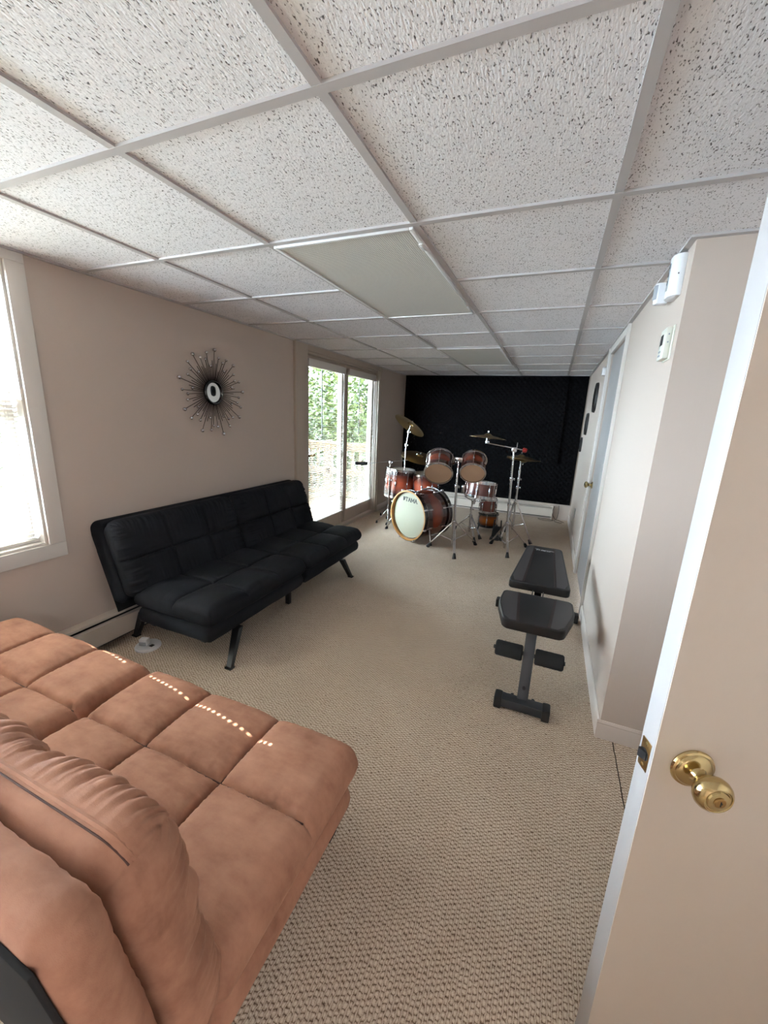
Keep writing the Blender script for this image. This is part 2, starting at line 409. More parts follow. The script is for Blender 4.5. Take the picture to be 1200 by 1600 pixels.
# casings
def casing(name, axisx, s, y0, y1, z0, z1, w, d=.016, top=True, bottom=False):
    # frame round an opening on a wall plane x=axisx, room side is +s
    bm = bmesh.new(); X0, X1 = sorted((axisx, axisx+s*d)); X2, X3 = sorted((axisx+s*d, axisx+s*(d+.006)))
    box(bm, X0, X1, y0-w, y0, z0, z1+(w if top else 0), .002); box(bm, X0, X1, y1, y1+w, z0, z1+(w if top else 0), .002)
    if not bottom:
        box(bm, X2, X3, y0-w+.001, y0-w+.014, z0, z1+(w if top else 0), .002); box(bm, X2, X3, y1+w-.014, y1+w-.001, z0, z1+(w if top else 0), .002)
    if top: box(bm, X0, X1, y0, y1, z1, z1+w, .002)
    if bottom: box(bm, X0, X1, y0-w, y1+w, z0-w, z0, .002)
    struct(name, bm, M['trim']); return bm
casing('trim_2', LX, 1, WY0, WY1, WZ0, WZ1, .075, top=False, bottom=True)
g = bmesh.new(); box(g, LX, LX+.016, WY0-.075, WY1+.075, WZ1, H-.003, .002)
struct('trim_3', g, M['trim'])
M['jamb'] = simple('patio_trim_paint', (178, 164, 150), .4)
g = bmesh.new()
box(g, LX, LX+.018, 2.47, 2.655, 0, H-.003, .003); box(g, LX, LX+.03, 2.435, 2.47, 0, H-.003, .004)
box(g, LX, LX+.018, 4.405, 4.47, 0, H-.003, .003); box(g, LX, LX+.026, 4.455, 4.48, 0, H-.003, .003)
box(g, LX, LX+.018, 2.655, 4.405, DZ, H-.003, .003)
struct('trim_4', g, M['jamb'])
casing('trim_5', RX, -1, CY0, CY1, 0, CZ, .055, top=True)
# window jamb lining
g = bmesh.new()
for (a, b_, c, d) in ((WY0, WY0+.012, WZ0, WZ1), (WY1-.012, WY1, WZ0, WZ1), (WY0+.0121, WY1-.0121, WZ0, WZ0+.012), (WY0+.0121, WY1-.0121, WZ1-.012, WZ1)):
    box(g, LX-T+.001, LX-.001, a, b_, c, d, .001)
struct('trim_6', g, M['trim'])
g = bmesh.new()
for (a, b_, c, d) in ((DY0, DY0+.014, 0, DZ), (DY1-.014, DY1, 0, DZ), (DY0+.0141, DY1-.0141, DZ-.02, DZ), (DY0+.0141, DY1-.0141, 0, .035)):
    box(g, LX-T+.001, LX-.002, a, b_, c, d, .001)
struct('trim_7', g, M['jamb'])
# window: sashes
def sash(bm, X, y0, y1, z0, z1, w, t=.035):
    box(bm, X, X+t, y0, y0+w, z0, z1, .003); box(bm, X, X+t, y1-w, y1, z0, z1, .003)
    box(bm, X, X+t, y0+w, y1-w, z0, z0+w, .003); box(bm, X, X+t, y0+w, y1-w, z1-w, z1, .003)
g = bmesh.new(); sash(g, LX-.12, WY0+.014, -.505, WZ0+.014, 1.36, .045); sash(g, LX-.12, WY0+.014, -.505, 1.362, WZ1-.014, .045)
sash(g, LX-.12, -.50, WY1-.014, WZ0+.014, 1.36, .045); sash(g, LX-.12, -.50, WY1-.014, 1.362, WZ1-.014, .045)
o = struct('window_1', g, M['trim'])
g = bmesh.new(); box(g, LX-.104, LX-.102, WY0+.05, -.545, WZ0+.05, WZ1-.05); box(g, LX-.104, LX-.102, -.46, WY1-.05, WZ0+.05, WZ1-.05)
obj('window_glass', g, M['glass'], o)

# patio doors: two glazed leaves
def patio_leaf(name, y0, y1, handle=False):
    root_bm = bmesh.new(); X = LX-.095
    w = .075; box(root_bm, X, X+.045, y0, y0+w, .04, DZ-.022, .004); box(root_bm, X, X+.045, y1-w, y1, .04, DZ-.022, .004)
    box(root_bm, X, X+.045, y0+w, y1-w, .04, .21, .004); box(root_bm, X, X+.045, y0+w, y1-w, 1.86, DZ-.022, .004)
    r = struct(name, root_bm, M['jamb'])
    g = bmesh.new(); box(g, X+.046, X+.056, y0+w-.012, y0+w+.004, .20, 1.87, .003); box(g, X+.046, X+.056, y1-w-.004, y1-w+.012, .20, 1.87, .003)
    box(g, X+.046, X+.056, y0+w+.004, y1-w-.004, .20, .214, .003); box(g, X+.046, X+.056, y0+w+.004, y1-w-.004, 1.856, 1.87, .003)
    obj('glazing_bead', g, M['jamb'], r)
    obj('glass_pane', BX(X+.02, X+.024, y0+w-.01, y1-w+.01, .20, 1.87), M['dimming_glass'], r)
    if handle:
        g = TB((X+.045, y0+.04, .96), (X+.085, y0+.04, .96), .010); path(g, bez([(X+.085, y0+.04, .96), (X+.095, y0+.06, .962), (X+.09, y0+.10, .955), (X+.092, y0+.14, .965)]), .008)
        obj('lever_handle', g, M['brass'], r)
        obj('handle_plate', BX(X+.045, X+.05, y0+.022, y0+.058, .86, 1.04, .002), M['brass'], r)
    return r
YM = 3.53
patio_leaf('door_2', DY0+.016, YM-.002, True); patio_leaf('door_3', YM+.002, DY1-.016)
obj('weather_strip', BX(LX-.048, LX-.038, YM-.018, YM+.018, .05, DZ-.025, .003), M['jamb'], bpy.data.objects['door_2'])
# closet door in the right wall
r = struct('door_4', BX(RX+.012, RX+.047, CY0+.001, CY1-.001, .004, CZ-.001, .001), M['door_edge'])
kp = [(0, -.001), (.032, -.001), (.032, .006), (.024, .011), (.011, .013), (.010, .028), (.016, .034), (.027, .042), (.029, .052), (.024, .062), (.012, .067), (0, .067)]
obj('door_knob', LT(kp, 24, Matrix.Translation((RX+.012, CY1-.06, .875)) @ Matrix.Rotation(-PI/2, 4, 'Y')), M['brass'], r)
for z in (.25, 1.75):
    obj('hinge', TB((RX+.010, CY0+.002, z-.045), (RX+.010, CY0+.002, z+.045), .006), M['trim'], r)

# open door in the foreground
ang = math.radians(18.5)
EX, EY = .7565, -.139     # near long edge of the latch stile (camera-side corner)
r = struct('door_1', BX(0, .76, 0, .037, .012, 2.028, .0012, mat=None), M['door_edge'])
r.location = (EX, EY, 0); r.rotation_euler = (0, 0, ang)
obj('door_skin', BX(.0009, .7591, -.0012, .0004, .013, 2.027), M['door_face'], r)
KZ = .842
knob_prof = [(0, 0), (.0345, 0), (.036, .003), (.0345, .006), (.031, .0075), (.0295, .0105), (.026, .013), (.019, .0145), (.0145, .0165), (.012, .021), (.0115, .027), (.013, .031),
             (.0185, .034), (.024, .038), (.028, .044), (.0295, .050), (.0285, .056), (.0255, .061), (.0215, .0645), (.0205, .0645), (.0195, .063), (.018, .063), (.0165, .0655), (.010, .0662), (0, .0662)]
KM = Matrix.Translation((.066, -.0012, KZ)) @ Matrix.Rotation(PI/2, 4, 'X')
obj('door_knob', LT(knob_prof, 64, KM), M['brass'], r)
g = LT([(0, .0655), (.0088, .0655), (.0088, .0678), (.0078, .0684), (0, .0684)], 32, KM)
kc = obj('key_cylinder', g, M['old_brass'], bpy.data.objects[r.children[-1].name])
g = bmesh.new(); box(g, -.0008, .0008, -.0045, .0045, .0682, .0690, mat=KM); box(g, .0008, .0022, -.0008, .0016, .0682, .0690, mat=KM)
obj('keyhole', g, M['ink'], r)
obj('latch_plate', BX(-.0012, .0005, .006, .031, KZ-.0285, KZ+.0285, .0005), M['old_brass'], r)
b = bmesh.new(); vs = [(-.001, .0105), (-.001, .0265), (-.008, .0265), (-.0095, .024), (-.0035, .0105)]
A = [b.verts.new((x, y, KZ-.008)) for x, y in vs]; B = [b.verts.new((x, y, KZ+.008)) for x, y in vs]
b.faces.new(A); b.faces.new(B)
for i in range(5): b.faces.new((A[i], A[(i+1) % 5], B[(i+1) % 5], B[i]))
obj('latch_bolt', b, M['black_metal'], r)
g = bmesh.new(); lathe(g, [(0, 0), (.011, 0), (.011, .0006), (0, .0006)], 24, Matrix.Translation((-.0012, .0185, KZ)) @ Matrix.Rotation(-PI/2, 4, 'Y'))
obj('latch_bore', g, M['dark_slot'], r)
for dz in (-.021, .021):
    obj('screw', LT([(0, 0), (.0035, 0), (.003, .0006), (0, .0008)], 16, Matrix.Translation((-.0012, .0185, KZ+dz)) @ Matrix.Rotation(-PI/2, 4, 'Y')), M['brass'], r)
for z in (.3, 1.75):
    obj('hinge', TB((.765, .042, z-.045), (.765, .042, z+.045), .007), M['old_brass'], r)

# ceiling lights (unlit troffers)
def troffer(y0, label):
    t = thing('ceiling_light', label, 'ceiling light', (-.305, y0+.61, H), group=None)
    a, b_ = .294, .596; g = bmesh.new(); w = .016
    for s in (-1, 1):
        box(g, s*a-(w if s > 0 else 0), s*a+(0 if s > 0 else w), -b_, b_, -.010, .0, .002)
        box(g, -a+w, a-w, s*b_-(w if s > 0 else 0), s*b_+(0 if s > 0 else w), -.010, .0, .002)
    obj('frame', g, M['frame_white'], t)
    obj('diffuser', BX(-a+w, a-w, -b_+w, b_-w, -.005, -.001), M['diffuser'], t)
    for yy in (-.45, .45): obj('latch', BX(a-.018, a-.002, yy-.03, yy+.03, -.0135, -.0105, .0015), M['frame_white'], t)
M['frame_white'] = simple('white_enamel_frame', (214, 212, 212), .3)
troffer(.61, 'large unlit prismatic ceiling light panel, nearer the camera of the two')
troffer(3.05, 'unlit ceiling light panel, the small far one near the black foam wall')

# blinds
def blind(name, label, x, y0, y1, z0, z1, pitch, tilt, hole=None, wand_y=None, holes=(), valance=.06):
    t = thing(name, label, 'window blind', (x, (y0+y1)/2, z0)); L = (y1-y0)/2; yc = (y0+y1)/2
    obj('headrail', BX(-.018, .02, -L, L, z1-z0-valance, z1-z0, .003), M['trim'], t)
    b = bmesh.new(); n = int((z1-z0-valance-.03)/pitch); w = .0125
    ct, st = math.cos(tilt), math.sin(tilt)
    hs = sorted(h-yc for h in holes)
    for i in range(n):
        z = .025+i*pitch
        if hs:
            # slats with punched cord route slots
            segs = []; cur = -L+.004; 
            for h in hs: segs.append((cur, h-.0045)); cur = h+.0045
            segs.append((cur, L-.004))
            rows = [(-1, 1, segs), (-1, -.28, [(h-.0045, h+.0045) for h in hs]), (.28, 1, [(h-.0045, h+.0045) for h in hs])]
        else: rows = [(-1, 0, [(-L+.004, L-.004)]), (0, 1, [(-L+.004, L-.004)])]
        for (a0, a1, segs) in rows:
            for (s0, s1) in segs:
                vs = []
                for (a, s) in ((a0, s0), (a1, s0), (a1, s1), (a0, s1)):
                    crown = (1-abs(a))*.0015
                    vs.append(b.verts.new((a*w*ct-crown*st, s, z+a*w*st+crown*ct)))
                b.faces.new(vs)
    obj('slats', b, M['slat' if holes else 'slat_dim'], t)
    obj('bottom_rail', BX(-.012, .012, -L+.003, L-.003, .002, .016, .003), M['trim'], t)
    for yy in (-L+.12, L-.12, ):
        g = bmesh.new(); tube(g, (.0145, yy, .01), (.0145, yy, z1-z0-valance), .0007, seg=5); tube(g, (-.0145, yy, .01), (-.0145, yy, z1-z0-valance), .0007, seg=5)
        obj('ladder_cord', g, M['cord'], t)
    if wand_y is not None:
        obj('tilt_wand', TB((.026, wand_y-yc, z1-z0-valance-.01), (.03, wand_y-yc, (z1-z0)*.55), .0055, seg=8), M['wand'], t)
    g = bmesh.new()
    for q in (0, .012, .03): tube(g, (.022+q*.1, L-.05-q, z1-z0-valance), (.026+q*.1, L-.05-q, (z1-z0)*.12+q), .0011, seg=5)
    obj('lift_cord', g, M['cord'], t)
    return t
blind('window_blind', 'white mini blind glowing in the big left window, behind the brown futon', LX-.05, WY0+.014, WY1-.0125, WZ0+.014, WZ1-.014, .0205, math.radians(24), holes=(.135, -.5), wand_y=-.05)
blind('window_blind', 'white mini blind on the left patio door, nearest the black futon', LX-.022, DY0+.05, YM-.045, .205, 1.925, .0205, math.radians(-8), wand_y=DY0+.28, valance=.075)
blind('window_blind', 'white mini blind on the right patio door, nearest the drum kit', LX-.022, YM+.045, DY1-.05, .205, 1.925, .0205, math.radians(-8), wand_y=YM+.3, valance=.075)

# baseboard heaters
def heater(label, length, loc, rz):
    t = thing('baseboard_heater', label, 'heater', loc, (0, 0, rz)); h = .2
    prof = [(.0, .018), (.0, h), (.058, h), (.064, h-.012), (.060, h-.014), (.056, h-.006), (.006, h-.006), (.006, .018)]
    obj('back_cover', PR([(a, z) for a, z in prof], 0, length, 'x', Matrix.Identity(4)), M['heater'], t)
    front = [(.060, .045), (.064, .045), (.064, h-.042), (.046, h-.034), (.045, h-.038), (.060, h-.046)]
    obj('front_cover', PR(front, 0, length, 'x'), M['heater'], t)
    g = bmesh.new(); box(g, .0, length, .007, .05, .03, h-.045)
    n = int(length/.012)
    obj('fins', g, M['dark_slot'], t)
    for x in (0, length): obj('end_cap', BX(x-.004 if x else -.006, x+.004 if x else .002, 0, .066, .0, h+.002, .002), M['heater'], t)
    return t
# local +Y points into the room
heater('long cream baseboard heater under the window, running behind the black futon', 4.02, (LX+.001, 2.42, 0), -PI/2)
heater('cream baseboard heater along the far wall under the black foam', 2.42, (.655, FY-.002, 0), PI)

# acoustic foam
def foam(name, label, x0, x1, z0, z1, yb, period=.052, amp=.016, n=4):
    b = bmesh.new(); nx = int((x1-x0)/period*n); nz = int((z1-z0)/period*n); V = []
    for j in range(nz+1):
        row = []
        for i in range(nx+1):
            x = x0+(x1-x0)*i/nx; z = z0+(z1-z0)*j/nz
            p = (x+z)*.7071/period*2*PI*.5; q = (x-z)*.7071/period*2*PI*.5
            h = amp*abs(math.sin(p))*abs(math.sin(q)) if 0 < i < nx and 0 < j < nz else 0
            row.append(b.verts.new((x, yb-.012-h*1.2, z)))
        V.append(row)
    for j in range(nz):
        for i in range(nx): b.faces.new((V[j][i], V[j][i+1], V[j+1][i+1], V[j+1][i]))
    bd = [V[0][i] for i in range(nx+1)]+[V[j][nx] for j in range(1, nz+1)]+[V[nz][i] for i in range(nx-1, -1, -1)]+[V[j][0] for j in range(nz-1, 0, -1)]
    back = [b.verts.new((v.co.x, yb, v.co.z)) for v in bd]; N = len(bd)
    for i in range(N): b.faces.new((bd[i], bd[(i+1) % N], back[(i+1) % N], back[i]))
    b.faces.new(back)
    return tag(obj(name, b, M['foam_panel']), label, 'acoustic foam')
foam('acoustic_foam', 'black egg-crate foam covering the far wall, back layer seen along its right edge', LX+.03, RX-.015, .235, H-.004, FY-.001)
foam('acoustic_foam', 'black egg-crate foam sheet, front layer stopping short of the right wall', LX+.03, .64, .82, H-.005, FY-.034)

# ------------------------------------------------------------ pillows and futons
def pillow(L, W, Tt, xs, ys, r=.055, puff=.028, res=.010, seam_w=.006, wr=.0022, seed=0, flatbot=.35, gather=1.0, sag=0, edge_wr=1.0, corner=.030):
    """cushion: x in 0..L, y in 0..W, z centred on 0; xs, ys = seam positions"""
    def axis(Lx, cuts):
        n = max(8, int(Lx/res)); c = {round(Lx*i/n, 5) for i in range(n+1)}
        for k_ in range(1, 7): c |= {round(r*(1-math.cos(PI/2*k_/6.5))*.9, 5), round(Lx-r*(1-math.cos(PI/2*k_/6.5))*.9, 5)}
        for q in cuts:
            for d in (-.008, -.004, 0, .004, .008): c.add(round(q+d, 5))
        s = sorted(c); out = [s[0]]
        for q in s[1:]:
            if q-out[-1] > .0015: out.append(q)
        out[-1] = Lx; return out
    X = axis(L, xs); Y = axis(W, ys)
    cx = [0]+list(xs)+[L]; cy = [0]+list(ys)+[W]
    def cell(v, cc):
        for a, b_ in zip(cc, cc[1:]):
            if v <= b_+1e-9: return (2*(v-a)/(b_-a)-1), min(v-a if a > 0 else 9, b_-v if b_ < cc[-1] else 9), b_-a
        return 1, 9, 1
    def edge(d):
        if d >= r: return 1.0
        u = 1-d/r; return math.sqrt(max(0, 1-u*u))
    bm = bmesh.new(); top = []; bot = []
    for y in Y:
        rt = []; rb = []
        for x in X:
            ex = edge(min(x, L-x)); ey = edge(min(y, W-y)); e = ex*ey
            ax, dx, wx = cell(x, cx); ay, dy, wy = cell(y, cy)
            px_ = (1-abs(ax)**2.6)**.5; py_ = (1-abs(ay)**2.6)**.5
            if min(x, L-x) < r: px_ = max(px_, .75)
            if min(y, W-y) < r: py_ = max(py_, .75)
            p = puff*px_*py_
            ds = min(dx, dy)
            crease = -.009*math.exp(-(ds/seam_w)**2)
            # gathered wrinkles running off the seams
            wk = 0
            for (d, along) in ((dx, y), (dy, x)):
                if d < .12:
                    nn = noise.noise(Vector((along*55+seed, d*9, seed*1.7)))
                    wk += wr*gather*(math.exp(-d/.011)*math.sin(along*2*PI/.0135+3*nn)*1.1+math.exp(-d/.035)*nn*1.7)
            de = min(x, L-x, y, W-y)
            al = x if min(y, W-y) < min(x, L-x) else y
            nn = noise.noise(Vector((al*(38+16*(edge_wr > 1)), de*5, 4.2+seed)))
            wk += wr*1.3*edge_wr*math.exp(-de/(.040+.022*(edge_wr > 1)))*(nn*1.5+.5*math.sin(al*2*PI/.021+5*nn))
            big = .004*noise.noise(Vector((x*6+seed, y*6, seed*2.1)))
            z = e*(Tt/2+p+big+wk)+crease*e - sag*math.sin(PI*x/L)*math.sin(PI*y/W)
            # corners pull in a little
            cxn = (x/L*2-1); cyn = (y/W*2-1)
            rr_ = corner; qx = max(0, abs(cxn)*L/2-(L/2-rr_))/rr_; qy = max(0, abs(cyn)*W/2-(W/2-rr_))/rr_
            sh = 0
            if qx > 0 and qy > 0:
                q = math.hypot(qx, qy)
                if q > 0: sh = 1-max(qx, qy)/q
            xx = x-math.copysign(qx*rr_*sh, cxn); yy = y-math.copysign(qy*rr_*sh, cyn)
            rt.append(bm.verts.new((xx, yy, z)))
            rb.append(bm.verts.new((xx, yy, -e*Tt/2*(1+.1*noise.noise(Vector((x*7, y*7, seed)))))) if 0 < x < L and 0 < y < W else rt[-1])
        top.append(rt); bot.append(rb)
    for j in range(len(Y)-1):
        for i in range(len(X)-1):
            bm.faces.new((top[j][i], top[j][i+1], top[j+1][i+1], top[j+1][i]))
            q = (bot[j][i], bot[j+1][i], bot[j+1][i+1], bot[j][i+1])
            if len(set(q)) == 4:
                try: bm.faces.new(q)
                except ValueError: pass
    return bm
def stitch(L, W, Tt, xs, ys, mat4):
    # dark seam tape lying in the bottom of each tufting groove
    bm = bmesh.new()
    for x in xs: path(bm, [(x, .03+(W-.06)*i/40, Tt/2-.0070) for i in range(41)], .0020, 5)
    for y in ys: path(bm, [(.03+(L-.06)*i/40, y, Tt/2-.0072) for i in range(41)], .0022, 5)
    bmesh.ops.transform(bm, matrix=mat4, verts=bm.verts); return bm
def xf(bm, mat4): bmesh.ops.transform(bm, matrix=mat4, verts=bm.verts); return bm
def futon(name, label, loc, rz, fab, st, fine=.010, lean=72, by=-.275, bt=.115, so=-.100, stk=.105, hl=.89, zs=1.0):
    t = thing(name, label, 'futon', loc, (0, 0, rz)); t.scale = (1, 1, zs)
    HL = hl; th = [.29, .58]
    # back plane: from base (y=-.22,z=.36) to top
    a = math.radians(lean)   # recline of the back from horizontal
    BL = .49
    for s, sd in ((-1, 1.3), (1, 5.1)):
        x0 = -HL if s < 0 else .008; Lc = HL-.008
        xs = [Lc*q for q in ((.335, .665))]
        T1 = Matrix.Translation((x0, -.29, .350)); SW = .585
        pc = obj('seat_cushion', xf(pillow(Lc, SW, .105, xs, [.31], r=.05, puff=.030, res=fine, seed=sd), T1), fab, t, recalc=False)
        obj('seam_stitching', stitch(Lc, SW, .105, xs, [.31], T1), st, pc)
        # the back cushion: local x along, local y up the back, local z facing the sitter
        Rb = Matrix.Translation((x0, -.268, .360)) @ Matrix.Rotation(math.radians(180), 4, 'Z') @ Matrix.Rotation(math.radians(0), 4, 'X')
        ux = Vector((1, 0, 0)); uy = Vector((0, -math.cos(a), math.sin(a))); uz = ux.cross(uy)   # uz points forward (+y) and up
        if uz.y < 0: uz = -uz
        Lb_ = Lc+.022; xb = x0-.022 if s < 0 else x0
        B4 = Matrix(((ux.x, uy.x, uz.x, xb), (ux.y, uy.y, uz.y, by), (ux.z, uy.z, uz.z, .350), (0, 0, 0, 1)))
        bc = obj('back_cushion', xf(pillow(Lb_, BL, bt, xs, [.24], r=.052, puff=.026, res=fine, seed=sd+2, edge_wr=4.6, corner=.075), B4), fab, t, recalc=False)
        obj('seam_stitching', stitch(Lb_, BL, bt, xs, [.24], B4), st, bc)
        # zip piping along the cushion's top edge and round its corners
        rr = .075; ee = .0035
        def ept(x, y):
            qx = max(0, abs(x-Lb_/2)-(Lb_/2-rr))/rr; qy = max(0, abs(y-BL/2)-(BL/2-rr))/rr; q = math.hypot(qx, qy)
            sh = 1-max(qx, qy)/q if q > 0 and qx > 0 and qy > 0 else 0
            X_ = x-math.copysign(qx*rr*sh, x-Lb_/2); Y_ = y-math.copysign(qy*rr*sh, y-BL/2)
            return Vector((X_, Y_, 0))
        pts = [ept(Lb_*i/50, BL) for i in range(51)]
        cen = Vector((Lb_/2, BL/2, 0)); pts = [p-Vector((math.copysign(min(ee, abs(p.x-Lb_/2)), p.x-Lb_/2), ee, 0)) for p in pts]
        obj('piping', xf(path(bmesh.new(), pts, .0052, 8), B4), fab, bc)
        obj('zip_seam', xf(path(bmesh.new(), [p+Vector((0, .0022, -.0085)) for p in pts], .0013, 6), B4), st, bc)
    # base pad under the cushions
    for s, sd in ((-1, 2.2), (1, 7.7)):
        x0 = -HL+.012 if s < 0 else .006
        obj('base_pad', xf(pillow(HL-.018, .555, .10, [], [], r=.032, puff=.004, res=.022, wr=.001, seed=sd), Matrix.Translation((x0, -.285, .245))), fab, t, recalc=False)
    # rear slab behind the back cushions
    ux = Vector((1, 0, 0)); uy = Vector((0, -math.cos(a), math.sin(a))); uz = Vector((0, math.sin(a), math.cos(a)))
    S4 = Matrix(((1, uy.x, uz.x, -HL-.028), (0, uy.y, uz.y, by), (0, uy.z, uz.z, .350), (0, 0, 0, 1))) @ Matrix.Translation((0, -.01, so))
    obj('back_slab', xf(pillow(2*HL+.056, .52, stk, [], [], r=.034, puff=.004, res=.012, wr=.002, seed=9.4, corner=.045), S4), fab, t, recalc=False)
    obj('dust_cover', xf(BX(.02, 2*HL+.036, -.05, .495, -stk/2-.006, -stk/2+.001, .002), S4), M['black_cloth'], t)
    # black metal frame
    g = bmesh.new()
    for y in (-.22, .17): box(g, -HL+.06, HL-.06, y-.018, y+.018, .165, .192, .003)
    for x in (-HL+.08, -.02, .02, HL-.08): box(g, x-.015, x+.015, -.33, .18, .166, .19, .003)
    obj('frame', g, M['black_metal'], t)
    for sx in (-1, 1):
        for sy in (-1, 1):
            top = Vector((sx*(HL-(.265 if sy > 0 else .14)), .225 if sy > 0 else -.40, .175)); foot = Vector((sx*(HL-(.115 if sx > 0 else .225)), .295 if sy > 0 else -.455, .0))
            g = bmesh.new(); b = bmesh.new(); bmesh.ops.create_cube(b, size=1)
            for v in b.verts:
                f = v.co.z+.5; c_ = foot.lerp(top, f); w_ = .013+.006*f
                v.co = Vector((c_.x+v.co.x*2*w_, c_.y+v.co.y*2*w_*1.3, .008+(c_.z-.008)*1))
            bmesh.ops.bevel(b, geom=b.edges[:], offset=.002, segments=1, affect='EDGES'); add(g, b)
            lg = obj('leg', g, M['black_metal'], t)
            obj('foot_pad', BX(foot.x-.018, foot.x+.018, foot.y-.022, foot.y+.022, 0, .010, .002), M['rubber'], lg)
    for y in (.12, -.2):
        obj('leg', xf(BX(-.016, .016, y-.016, y+.016, .006, .17, .002), Matrix.Identity(4)), M['black_metal'], t)
    return t
futon('futon_sofa', 'brown microsuede tufted futon sofa in the left foreground under the window', (-.780, -.215, 0), 0, M['brown_suede'], M['stitch'], .0052, 82, by=-.325, bt=.095, so=-.080, stk=.068, hl=.89, zs=1.04)
futon('futon_sofa', 'black microsuede futon sofa against the left wall below the sunburst mirror', (-1.262, 1.425, 0), -PI/2, M['black_suede'], M['stitch_black'], .0075, 72, hl=.90, zs=.945)

# ------------------------------------------------------------ sunburst mirror
t = thing('sunburst_mirror', 'round sunburst mirror with bronze rays tipped by silver beads, on the left wall', 'mirror', (LX, 1.437, 1.513), (0, PI/2, 0))
obj('rim', LT([(.066, .012), (.070, .006), (.080, .004), (.088, .010), (.088, .022), (.080, .030), (.074, .030), (.068, .022), (.066, .012)], 48), M['black_hoop'], t)
obj('mirror_glass', LT([(0, .004), (.071, .004), (.071, .016), (0, .018)], 48), M['mirror_glass'], t)
rnd = random.Random(3); NR = 72
lens = [.165, .235, .2, .29, .215, .18, .27, .225]
for i in range(NR):
    a = 2*PI*i/NR+rnd.uniform(-.015, .015); R1 = lens[i % 8]+rnd.uniform(-.008, .008)
    ca, sa = math.cos(a), math.sin(a)
    ray = obj('ray', TB((ca*.075, sa*.075, .014), (ca*R1, sa*R1, .016), .0026, .0022, 6), M['ray_metal'], t)
    if i % 2 == 1 or i % 8 == 6:
        br = .0135 if i % 8 == 3 else .0105
        g = bmesh.new(); bmesh.ops.create_uvsphere(g, u_segments=10, v_segments=8, radius=br, matrix=Matrix.Translation((ca*(R1+br*.6), sa*(R1+br*.6), .018)))
        obj('bead', g, M['chrome'], ray)

# ------------------------------------------------------------ things on the right wall
t = thing('alarm_siren', 'white plastic siren box with a motion sensor, high on the right wall by the corner', 'alarm', (RX, 1.125, 1.972)); t.scale = (.66, .66, .95)
prof = []
n = 12
b = bmesh.new(); 
pts = [(0, -.075), (0, .075), (-.022, .078)]+[(-.022-.040*math.sin(PI/2*i/6), .078-.07*(1-math.cos(PI/2*i/6))) for i in range(1, 7)]+[(-.060, -.02)]+[(-.022-.038*math.cos(PI/2*i/6), -.03-.045*math.sin(PI/2*i/6)) for i in range(0, 7)]
obj('body', PR([(a_, y_) for a_, y_ in pts], -.088, .062, 'z', bev=.004), M['white_plastic'], t)
obj('grille_recess', BX(-.064, -.0605, -.012, .012, -.06, .04, .001), M['grey_plastic'], t)
for dz in (-.03, .0, .03): obj('grille_slot', BX(-.0655, -.064, -.006, .004, dz-.008, dz+.008), M['dark_plastic'], t)
obj('side_screw', TB((-.03, -.0755, -.01), (-.03, -.078, -.01), .003, seg=8), M['dark_plastic'], t)
t = thing('motion_sensor', 'small white motion sensor on a swivel below the siren box', 'sensor', (RX, 1.225, 1.935)); t.scale = (.72, .72, .82)
obj('bracket', BX(-.03, 0, -.07, -.015, -.022, .022, .004), M['white_plastic'], t)
obj('head', PR([(-.02, -.02), (-.075, -.02), (-.088, .0), (-.082, .02), (-.02, .03)], -.052, .045, 'z', bev=.006), M['white_plastic'], t)
obj('lens', PR([(-.0762, -.0165), (-.0885, .0008), (-.0835, .016), (-.0865, .016), (-.0925, .0008), (-.079, -.019)], -.03, .036, 'z'), M['grey_plastic'], t)
t = thing('thermostat', 'ivory thermostat with a dark display strip, on the right wall under the siren box', 'thermostat', (RX, 1.098, 1.722)); t.scale = (.8, .74, .95)
obj('wall_plate', BX(-.005, 0, -.072, .070, -.068, .062, .002), M['ivory_plastic'], t)
obj('case', BX(-.030, -.005, -.050, .075, -.062, .058, .005), M['ivory_plastic'], t)
obj('display', BX(-.0315, -.030, .0, .055, -.005, .035, .0005), M['dark_plastic'], t)
for yy, zz in ((.02, -.03), (.045, -.03), (.02, -.045), (.045, -.045)): obj('button', BX(-.0325, -.030, yy-.006, yy+.006, zz-.004, zz+.004, .001), M['grey_plastic'], t)
for zz in (.0, .03): obj('side_button', TB((-.018, -.050, zz), (-.018, -.0525, zz), .0035, seg=8), M['grey_plastic'], t)
t = thing('wall_sensor', 'small white sensor high on the right wall beyond the closet door', 'sensor', (RX, 3.52, 1.885))
obj('case', BX(-.028, 0, -.03, .03, -.035, .035, .005), M['white_plastic'], t)
obj('lens', BX(-.0305, -.028, -.018, .018, -.02, .01, .001), M['grey_plastic'], t)
t = thing('wall_outlet', 'white outlet plate low on the right wall near the far corner', 'outlet', (RX, 4.5, .33))
obj('plate', BX(-.006, 0, -.035, .035, -.058, .058, .002), M['white_plastic'], t)
for dz in (-.02, .02): obj('socket', BX(-.0085, -.006, -.015, .015, dz-.013, dz+.013, .001), M['ivory_plastic'], t)
